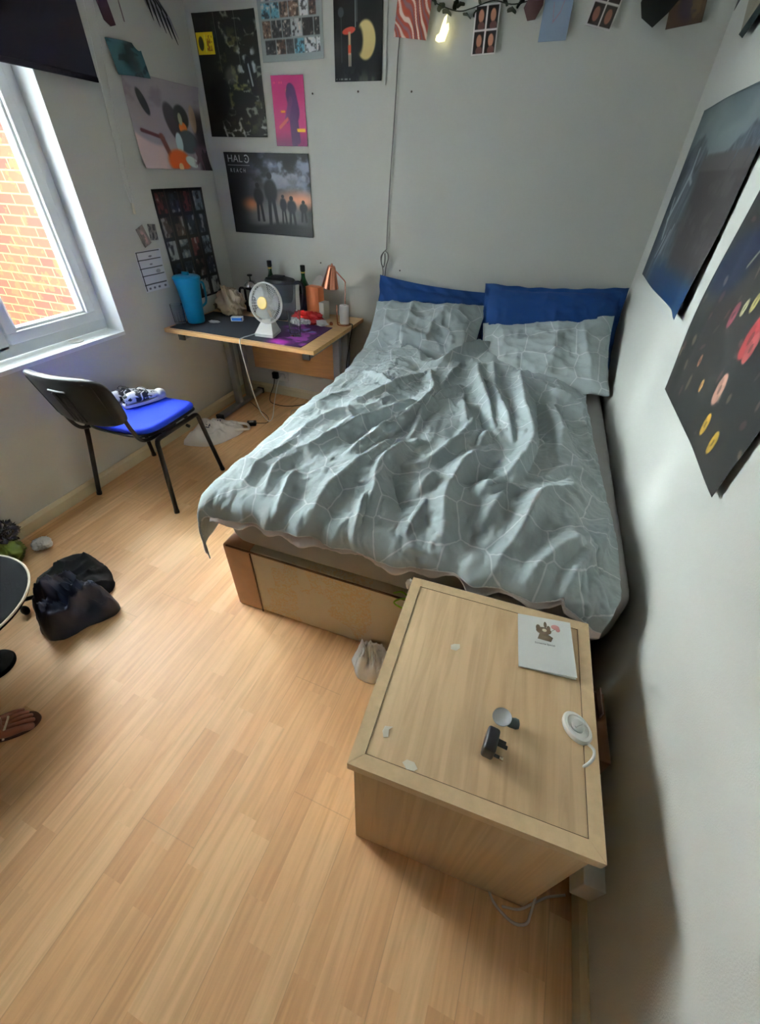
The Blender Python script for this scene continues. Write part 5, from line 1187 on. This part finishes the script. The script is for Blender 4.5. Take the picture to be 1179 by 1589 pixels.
for (x, z, s, a) in ((1.50, 2.20, .05, 2.6), (1.54, 2.185, .06, 3.4), (1.475, 2.225, .05, 3.8), (1.57, 2.20, .045, 2.2), (1.64, 2.165, .055, 3.5), (1.68, 2.17, .04, 2.7), (1.85, 2.175, .055, 3.3), (1.88, 2.19, .05, 2.5), (1.82, 2.20, .045, 3.8), (2.42, 2.19, .06, 2.8), (2.62, 2.24, .05, 3.4), (1.70, 2.20, .04, 4.0), (1.60, 2.20, .05, 2.9)):
    leaf_bm(Vector((x, -.035, z)) - gl.location, s, a, .3 + .3 * rg.random()).build('leaf', M_leafs[rg.randint(0, 1)], gl)
def poly_back(name, P2, m, label, cat, y=-.022, th=.0012):
    b = MB().prism(P2, th, back_M(0, 0, 0, y)); return tag(b.build(name, m, smooth=False), label, cat)
def a_marble(U, V):  # swirled print
    n = U * 2.2 + V * 1.6 + 1.3 * fbm(U * 2, V * 2, 3, 2); s_ = np.sin(n * 9); img = canvas(U, (150, 62, 44)); img = over(img, sstep(.55, .8, s_), (206, 186, 176)); img = over(img, sstep(-.6, -.95, s_), (120, 84, 92)); return over(img, sstep(.2, .5, s_) * sstep(.55, .3, s_), (176, 92, 52))
def hang(name, x, z, w, h, fn, label, cat, rot=0.0, g=1.9, y=-.02):
    return tag(art_mesh(name, w, h, fn, M_poster, 60, 80, back_M(x, z, rot, y), gain=g, bend=lambda U, V: .006 * (1 - V), thick=.0012), label, cat)
hang('marbled_picture', 1.272, 2.100, .175, .20, a_marble, 'orange and red marbled picture hanging left of the garland, by the cable', 'picture', math.radians(6))
def a_booth(U, V):
    img = canvas(U, (206, 202, 200))
    for i in range(2):
        for j in range(2):
            x0, y0 = .06 + .48 * i, .03 + .49 * j; m = rect(U, V, x0, x0 + .41, y0, y0 + .45); img = over(img, m, (28, 20, 20)); img = over(img, m * ell(U, V, x0 + .22, y0 + .26, .11, .13, .2), (168, 116, 92)); img = over(img, m * ell(U, V, x0 + .25, y0 + .06, .14, .09), (96, 62, 56))
    return img
hang('photo_strip', 1.682, 2.022, .118, .165, a_booth, 'four-picture photo strip hanging in the middle of the garland', 'photo', math.radians(-2))
def a_bluecard(U, V):
    img = canvas(U, (118, 132, 150)); img = over(img, ell(U, V, .55, .75, .22, .10), (40, 42, 50)); img = over(img, ell(U, V, .55, .75, .10, .05), (170, 180, 190))
    for p_ in ((.35, .6, .42, .3), (.42, .3, .62, .45), (.62, .45, .70, .62)): img = over(img, stroke(U, V, *p_, .012, .5), (140, 110, 120))
    return img
hang('blue_card', 1.995, 2.058, .125, .20, a_bluecard, 'pale blue card with a dark emblem hanging from the garland', 'card', math.radians(-1))
def a_booth2(U, V):
    img = canvas(U, (176, 172, 170))
    for i in range(2):
        for j in range(2):
            x0, y0 = .06 + .48 * i, .04 + .49 * j; m = rect(U, V, x0, x0 + .42, y0, y0 + .44); img = over(img, m, (34, 26, 26)); img = over(img, m * ell(U, V, x0 + .2, y0 + .22, .12, .15), (120, 80, 66))
    return img
hang('photo_strip', 2.190, 2.105, .115, .15, a_booth2, 'tilted dark photo strip hanging right of the pale blue card', 'photo', math.radians(12))
hang('brown_card', 2.530, 2.078, .135, .14, a_ph((62, 46, 36), (44, 34, 48), (84, 72, 46), 5), 'brown and purple card hanging near the right end of the garland', 'card', math.radians(-7))
poly_back('dark_foil_leaf', [(2.40, 2.16), (2.42, 2.115), (2.475, 2.085), (2.52, 2.125), (2.56, 2.175), (2.53, 2.25), (2.44, 2.24)], mat('near_black_leaf', (20, 24, 22), .5), 'large black leaf shape hanging right of the tilted photo strip', 'leaf', -.03, .003)
poly_back('wine_red_leaf', [(1.905, 2.165), (1.93, 2.125), (1.965, 2.128), (1.99, 2.17), (1.985, 2.215), (1.93, 2.21)], mat('wine_leaf', (74, 48, 50), .6), 'wine red leaf shape hanging just left of the pale blue card', 'leaf', -.035, .003)
gf = MB().prism([(1.498, 2.078), (1.515, 2.070), (1.545, 2.073), (1.553, 2.092), (1.562, 2.112), (1.558, 2.132), (1.545, 2.126), (1.548, 2.160), (1.535, 2.150), (1.522, 2.118), (1.516, 2.100), (1.502, 2.094)], .004, back_M(0, 0, 0, -.04))
mg = mat('glowing_gold_leaf', (250, 240, 150), .4); mg.node_tree.nodes['Principled BSDF'].inputs['Emission Color'].default_value = (1, .9, .42, 1); mg.node_tree.nodes['Principled BSDF'].inputs['Emission Strength'].default_value = 1.1
tag(gf.build('fairy_light', mg, smooth=False), 'lit yellow leaf-shaped fairy light on the garland', 'fairy light')
b = MB(); Mr = right_M(0, 0, 0, RW - .02)
b.prism([(.30, 2.30), (.26, 2.20), (.435, 1.985), (.60, 2.02), (.66, 2.12)], .0012, Mr); o = b.build('beige_card', mat('beige_print', (150, 142, 124), .6, var=.3), smooth=False); tag(o, 'beige card hanging at the top of the right wall', 'card')
b = MB(); b.prism([(.435, 1.984), (.66, 2.05), (.66, 2.0), (.52, 1.96)], .0015, right_M(0, 0, 0, RW - .024)); tag(b.build('dark_teal_strip', mat('dark_teal', (22, 42, 44), .5), smooth=False), 'dark teal strip under the beige card on the right wall', 'paper')
b = MB(); b.prism([(.13, 2.102), (.22, 2.135), (.30, 2.20), (.20, 2.23), (.15, 2.17)], .0015, right_M(0, 0, 0, RW - .018)); tag(b.build('plum_leaf', mat('plum_leaf', (44, 38, 50), .6), smooth=False), 'dark plum leaf at the top of the right wall by the corner', 'leaf')

# cable down the back wall with a knot above the pillows, ending behind the bed
cb = thing('hanging_cable', (1.27, -0.01, 1.5), 'grey cable hanging down the back wall to a knot above the left pillows', 'cable')
def cab(pts, r=.0032, nm='strand'): return MB().tube([tuple(Vector(p) - cb.location) for p in catmull(pts)], r, 8).build(nm, mat('grey_flex', (112, 110, 106), .5), cb)
cab([(1.315, -.010, 2.44), (1.312, -.010, 2.24), (1.296, -.012, 2.05), (1.290, -.012, 1.85), (1.276, -.012, 1.55), (1.268, -.012, 1.32), (1.266, -.014, 1.17)])
cab([(1.266, -.014, 1.17), (1.246, -.03, 1.145), (1.240, -.035, 1.10), (1.250, -.03, 1.06), (1.248, -.018, 1.02), (1.236, -.014, .93), (1.228, -.012, .80), (1.225, -.010, .60)])
cab([(1.262, -.03, 1.165), (1.285, -.04, 1.15), (1.288, -.035, 1.12), (1.272, -.025, 1.08), (1.262, -.016, 1.02), (1.256, -.014, .93), (1.250, -.012, .70)])
MB().tube([tuple(Vector(p) - cb.location) for p in catmull([(1.25, -.02, 1.155), (1.243, -.05, 1.13), (1.25, -.055, 1.09), (1.262, -.05, 1.075), (1.268, -.045, 1.11), (1.262, -.03, 1.15)])], .0042, 8).build('knot', mat('grey_flex', (112, 110, 106)), cb)
wire('white_line', [(1.232, -.004, 2.42), (1.229, -.004, 2.2), (1.226, -.004, 1.93)], .0028, mat('offwhite_line', (186, 184, 178), .6), 'thin off-white line on the back wall beside the black poster', 'wire')  # thin raised off-white line down the back wall
for (x, z, lb) in ((.783, 1.902, 'tiny dark nail in the back wall right of the magenta poster'), (1.066, 1.907, 'tiny dark nail in the back wall under the black poster'), (1.377, 1.903, 'tiny dark nail in the back wall right of the hanging cable'), (1.363, 1.055, 'tiny dark nail in the back wall above the left blue pillow'), (.776, 1.056, 'tiny dark nail in the back wall above the orange carton')):
    g = MB().lathe([(.0035, 0), (.0035, .004), (.005, .005), (.004, .007), (.0001, .007)], 10, (0, 0, 0), 0, Matrix.Translation((x, 0, z)) @ Matrix.Rotation(PI / 2, 4, 'X')); tag(g.build('wall_nail', mat('rusty_nail', (70, 60, 52), .6)), lb, 'nail')

# ------------------------------------------------------------------ roller blind and chain
rb = thing('roller_blind', (0.03, -1.70, 2.2), 'dark purple roller blind pulled part way down over the window', 'blind')
b = MB(); b.tube([(0, -.90, .055), (0, .90, .055)], .024, 16); b.build('roller_tube', mat('blind_fabric', (38, 34, 46), .85, bump=.0004, bscale=900), rb)
b = MB(); b.box(.014, .0152, -.885, .893, -.335, .055); b.build('fabric', mat('blind_fabric', (38, 34, 46)), rb, smooth=False)
b = MB(); b.box(.0095, .0195, -.885, .893, -.345, -.325, .004); b.build('bottom_bar', mat('blind_fabric', (38, 34, 46)), rb)
b = MB(); b.box(-.028, .028, .896, .905, .02, .09, .002); b.box(-.028, .028, -.905, -.896, .02, .09, .002); b.build('bracket', M_white, rb)
bch = thing('bead_chain', (0.045, -0.74, 2.2), 'white bead chain loop of the blind hanging on the left wall', 'chain')
b = MB()
path = catmull([(0, .035, .05), (0, .032, -.06), (0, -.010, -.35), (0, -.045, -.62), (.0, -.062, -.78), (.0, -.074, -.815), (0, -.084, -.79), (0, -.088, -.70), (0, -.062, -.40), (0, -.025, -.10), (0, .0, .05)], 14)
b.tube(path, .0011, 5)
for i in range(0, len(path), 1):
    if i % 2 == 0: b.ball(path[i], .0026, 6)
b.build('beads', M_white, bch)
b = MB(); b.box(-.006, .006, -.082, -.068, -.86, -.81, .003); b.build('chain_clip', mat('cream_clip', (210, 204, 186), .5), bch)

# ------------------------------------------------------------------ person standing at the left (only one sandalled foot is in frame)
pr = thing('person', (0.80, -3.05, 0), 'person in pale strappy jewelled sandals standing at the left edge, toes in view', 'person')
F_ = Vector((.72, .69, 0)).normalized(); R_ = Vector((.69, -.72, 0)).normalized(); Z_ = Vector((0, 0, 1))
def skin_obj(name, verts, edges, m, parent, root=0, sub=2):
    me = bpy.data.meshes.new(name); me.from_pydata([tuple(v[0]) for v in verts], edges, []); me.update()
    o = bpy.data.objects.new(name, me); COL.objects.link(o); o.parent = parent
    md = o.modifiers.new('skin', 'SKIN'); md.use_smooth_shade = True
    if not me.skin_vertices: 
        bpy.context.view_layer.objects.active = o
    for i, v in enumerate(verts):
        sv = me.skin_vertices[0].data[i]; r = v[1]; sv.radius = r if isinstance(r, tuple) else (r, r); sv.use_root = (i == root)
    sd_ = o.modifiers.new('sub', 'SUBSURF'); sd_.levels = sub; sd_.render_levels = sub
    me.materials.append(m); return o
LA = Vector((.804, -2.914, .085)) - pr.location; RA = LA + R_ * .20 - F_ * .27
V_ = []; E_ = []
def nv(p, r, par=None):
    V_.append((Vector(p), r)); 
    if par is not None: E_.append((par, len(V_) - 1))
    return len(V_) - 1
pel = (LA + RA) / 2 - F_ * .02; pel.z = .90
ip = nv(pel, (.125, .10)); w1_ = nv(pel + Z_ * .16, (.115, .09), ip); ch1 = nv(pel + Z_ * .34, (.13, .10), w1_); ch2 = nv(pel + Z_ * .46, (.11, .085), ch1)
nk = nv(pel + Z_ * .55, .050, ch2); hd0 = nv(pel + Z_ * .62 + F_ * .015, .058, nk); hd1 = nv(pel + Z_ * .70 + F_ * .02, (.078, .090), hd0); hd2 = nv(pel + Z_ * .78 + F_ * .01, (.076, .088), hd1); nv(pel + Z_ * .835, .045, hd2)
def leg(A, s_):
    hip = nv(pel - Z_ * .04 + R_ * .085 * s_, .088, ip); kn_p = (pel + R_ * .09 * s_) .lerp(A, .52); kn_p.z = .47; kn_p += F_ * .03
    th_ = nv((pel + R_ * .09 * s_).lerp(kn_p, .45), .074, hip); kn = nv(kn_p, .054, th_); cf = nv(kn_p.lerp(A, .35) - F_ * .012, .052, kn); an0 = nv(A + Z_ * .05, .034, cf); an = nv(A, .036, an0)
    hl = nv(A - F_ * .028 - Z_ * .052, .030, an)
    ar = nv(A + F_ * .045 - Z_ * .030, (.036, .030), an); mid = nv(A + F_ * .088 - Z_ * .052, (.041, .022), ar)
    big = -s_                                             # big toe on the inner side
    tl = [(.032, .202, .0128), (.009, .200, .0090), (-.011, .191, .0084), (-.029, .177, .0079), (-.044, .160, .0076)]
    for j, (lat, ln, r) in enumerate(tl):
        sidev = R_ * (lat * -s_)
        b0 = nv(A + F_ * (.108 - .006 * j) + sidev * .95 - Z_ * .066, r * 1.25, mid)
        b1 = nv(A + F_ * (ln - .030) + sidev - Z_ * .062, r * 1.0, b0); nv(A + F_ * (ln - .012) + sidev - Z_ * .067, r * 1.05, b1); nv(A + F_ * ln + sidev - Z_ * .070, r * .8, len(V_) - 1)
leg(LA, -1); leg(RA, 1)
for s_ in (-1, 1):
    shd = nv(pel + Z_ * .47 + R_ * .17 * s_, .050, ch2); el = nv(pel + Z_ * .20 + R_ * .22 * s_ - F_ * .03, .038, shd); wr = nv(pel - Z_ * .03 + R_ * .23 * s_ + F_ * .05, .026, el); pm_ = nv(pel - Z_ * .10 + R_ * .23 * s_ + F_ * .07, (.034, .018), wr)
    for k in range(4):
        a0 = nv(pel - Z_ * .14 + R_ * .23 * s_ + F_ * (.045 + .018 * k), .0085, pm_); a1 = nv(pel - Z_ * (.18 - .004 * abs(k - 1.5)) + R_ * .225 * s_ + F_ * (.045 + .018 * k), .008, a0); nv(pel - Z_ * (.205 - .006 * abs(k - 1.5)) + R_ * .215 * s_ + F_ * (.045 + .017 * k), .007, a1)
    t0 = nv(pel - Z_ * .095 + R_ * .225 * s_ + F_ * .115, .010, pm_); nv(pel - Z_ * .13 + R_ * .22 * s_ + F_ * .128, .009, t0)
body = skin_obj('body', V_, E_, M_skin, pr, 0)
b = MB()
hc = pel + Z_ * .725
for sx in (-.03, .03): b.ball(hc + F_ * .093 + R_ * sx + Z_ * .015, .012, 12)
b.build('eyes', mat('eye_white', (220, 216, 210), .3), pr)
b = MB(); b.ball(hc + F_ * .108 - Z_ * .012, (.012, .012, .020), 12); b.build('nose', M_skin, pr)
b = MB(); b.ball(hc + F_ * .092 - Z_ * .048, (.020, .020, .006), 12); b.build('mouth', mat('lips', (140, 74, 70), .5), pr)
b = MB(); b.ball(hc - F_ * .022 + Z_ * .035, (.098, .098, .105), 24); b.ball(hc - F_ * .05 - Z_ * .08, (.075, .075, .15), 20); b.build('hair', mat('dark_hair', (36, 26, 22), .6), pr)
# clothes
V2 = []; E2 = []
def cl(p, r, par=None):
    V2.append((Vector(p), r))
    if par is not None: E2.append((par, len(V2) - 1))
    return len(V2) - 1
c0 = cl(pel + Z_ * .02, (.145, .118)); c1 = cl(pel + Z_ * .16, (.130, .105), c0); c2 = cl(pel + Z_ * .34, (.142, .112), c1); c3 = cl(pel + Z_ * .47, (.115, .09), c2)
for s_ in (-1, 1): q = cl(pel + Z_ * .47 + R_ * .18 * s_, .062, c3); cl(pel + Z_ * .33 + R_ * .21 * s_ - F_ * .01, .058, q)
skin_obj('top', V2, E2, mat('dark_top', (40, 40, 46), .9), pr, 0)
V2 = []; E2 = []
c0 = cl(pel + Z_ * .03, (.138, .112))
for A, s_ in ((LA, -1), (RA, 1)):
    kn_p = (pel + R_ * .09 * s_).lerp(A, .52); kn_p.z = .47; kn_p += F_ * .03
    q = cl(pel - Z_ * .04 + R_ * .09 * s_, .100, c0); q = cl((pel + R_ * .09 * s_).lerp(kn_p, .45), .088, q); q = cl(kn_p, .068, q); q = cl(kn_p.lerp(A, .4), .066, q); cl(A + Z_ * .10, .058, q)
skin_obj('trousers', V2, E2, mat('dark_trousers', (30, 30, 36), .9), pr, 0)
# sandals
for A in (LA, RA):
    s_ = -1 if A is LA else 1
    sdl = thing('sandal', (0, 0, 0), None, None); sdl.parent = pr
    o2 = [(-.075, 0.0), (-.068, .026), (-.03, .033), (.04, .034), (.11, .045), (.16, .044), (.195, .034), (.212, .010), (.208, -.012), (.185, -.034), (.14, -.043), (.08, -.038), (-.02, -.032), (-.065, -.026)]
    base = Vector((A.x, A.y, 0)); Mx = Matrix(((F_.x, R_.x * -s_, 0, base.x), (F_.y, R_.y * -s_, 0, base.y), (0, 0, 1, 0), (0, 0, 0, 1)))
    oo = smooth_poly(np.array(o2 + [o2[0]]), 2)[:-1]
    b = MB().prism([tuple(v_) for v_ in oo], .0085, Mx); b.build('sole', mat('brown_sole', (74, 46, 36), .6), sdl)
    b = MB()
    for (a0, h_) in ((.116, .038), (.094, .048), (.045, .080), (.025, .090)):
        b.tube(catmull([Mx @ Vector((a0 - .012, -.040, .010)), Mx @ Vector((a0 + .004, -.026, h_ * .8)), Mx @ Vector((a0 + .008, .0, h_)), Mx @ Vector((a0, .030, h_ * .75)), Mx @ Vector((a0 - .006, .044, .010))], 5), .0036, 6)
    b.build('straps', mat('cream_strap', (226, 212, 192), .5), sdl)
    b = MB()
    for k in range(26): b.ball(Mx @ Vector((.03 + .003 * k + .004 * math.sin(k * 5), .012 * math.sin(k * 2.4), .094 - .0018 * k + .002 * math.cos(k * 3))), .0042, 6)
    b.build('jewels', mat('silver_jewels', (214, 208, 196), .12, metal=.9), sdl)

# groups of repeated things
for o in list(COL.objects):
    if o.parent is not None: continue
    k = o.name.split('.')[0]
    g = {'pillow': 'pillows at the head of the bed', 'wine_bottle': 'dark green bottles on the desk', 'drinking_glass': 'clear glasses on the desk', 'trainer': 'patterned trainers on the blue seat',
         'wall_nail': 'small nails in the back wall', 'photo_strip': 'photo strips on the garland', 'photo': 'small photos on the left wall', 'poster': 'posters on the walls', 'charging_cable': 'white cables by the chest'}.get(k)
    if g: o['group'] = g
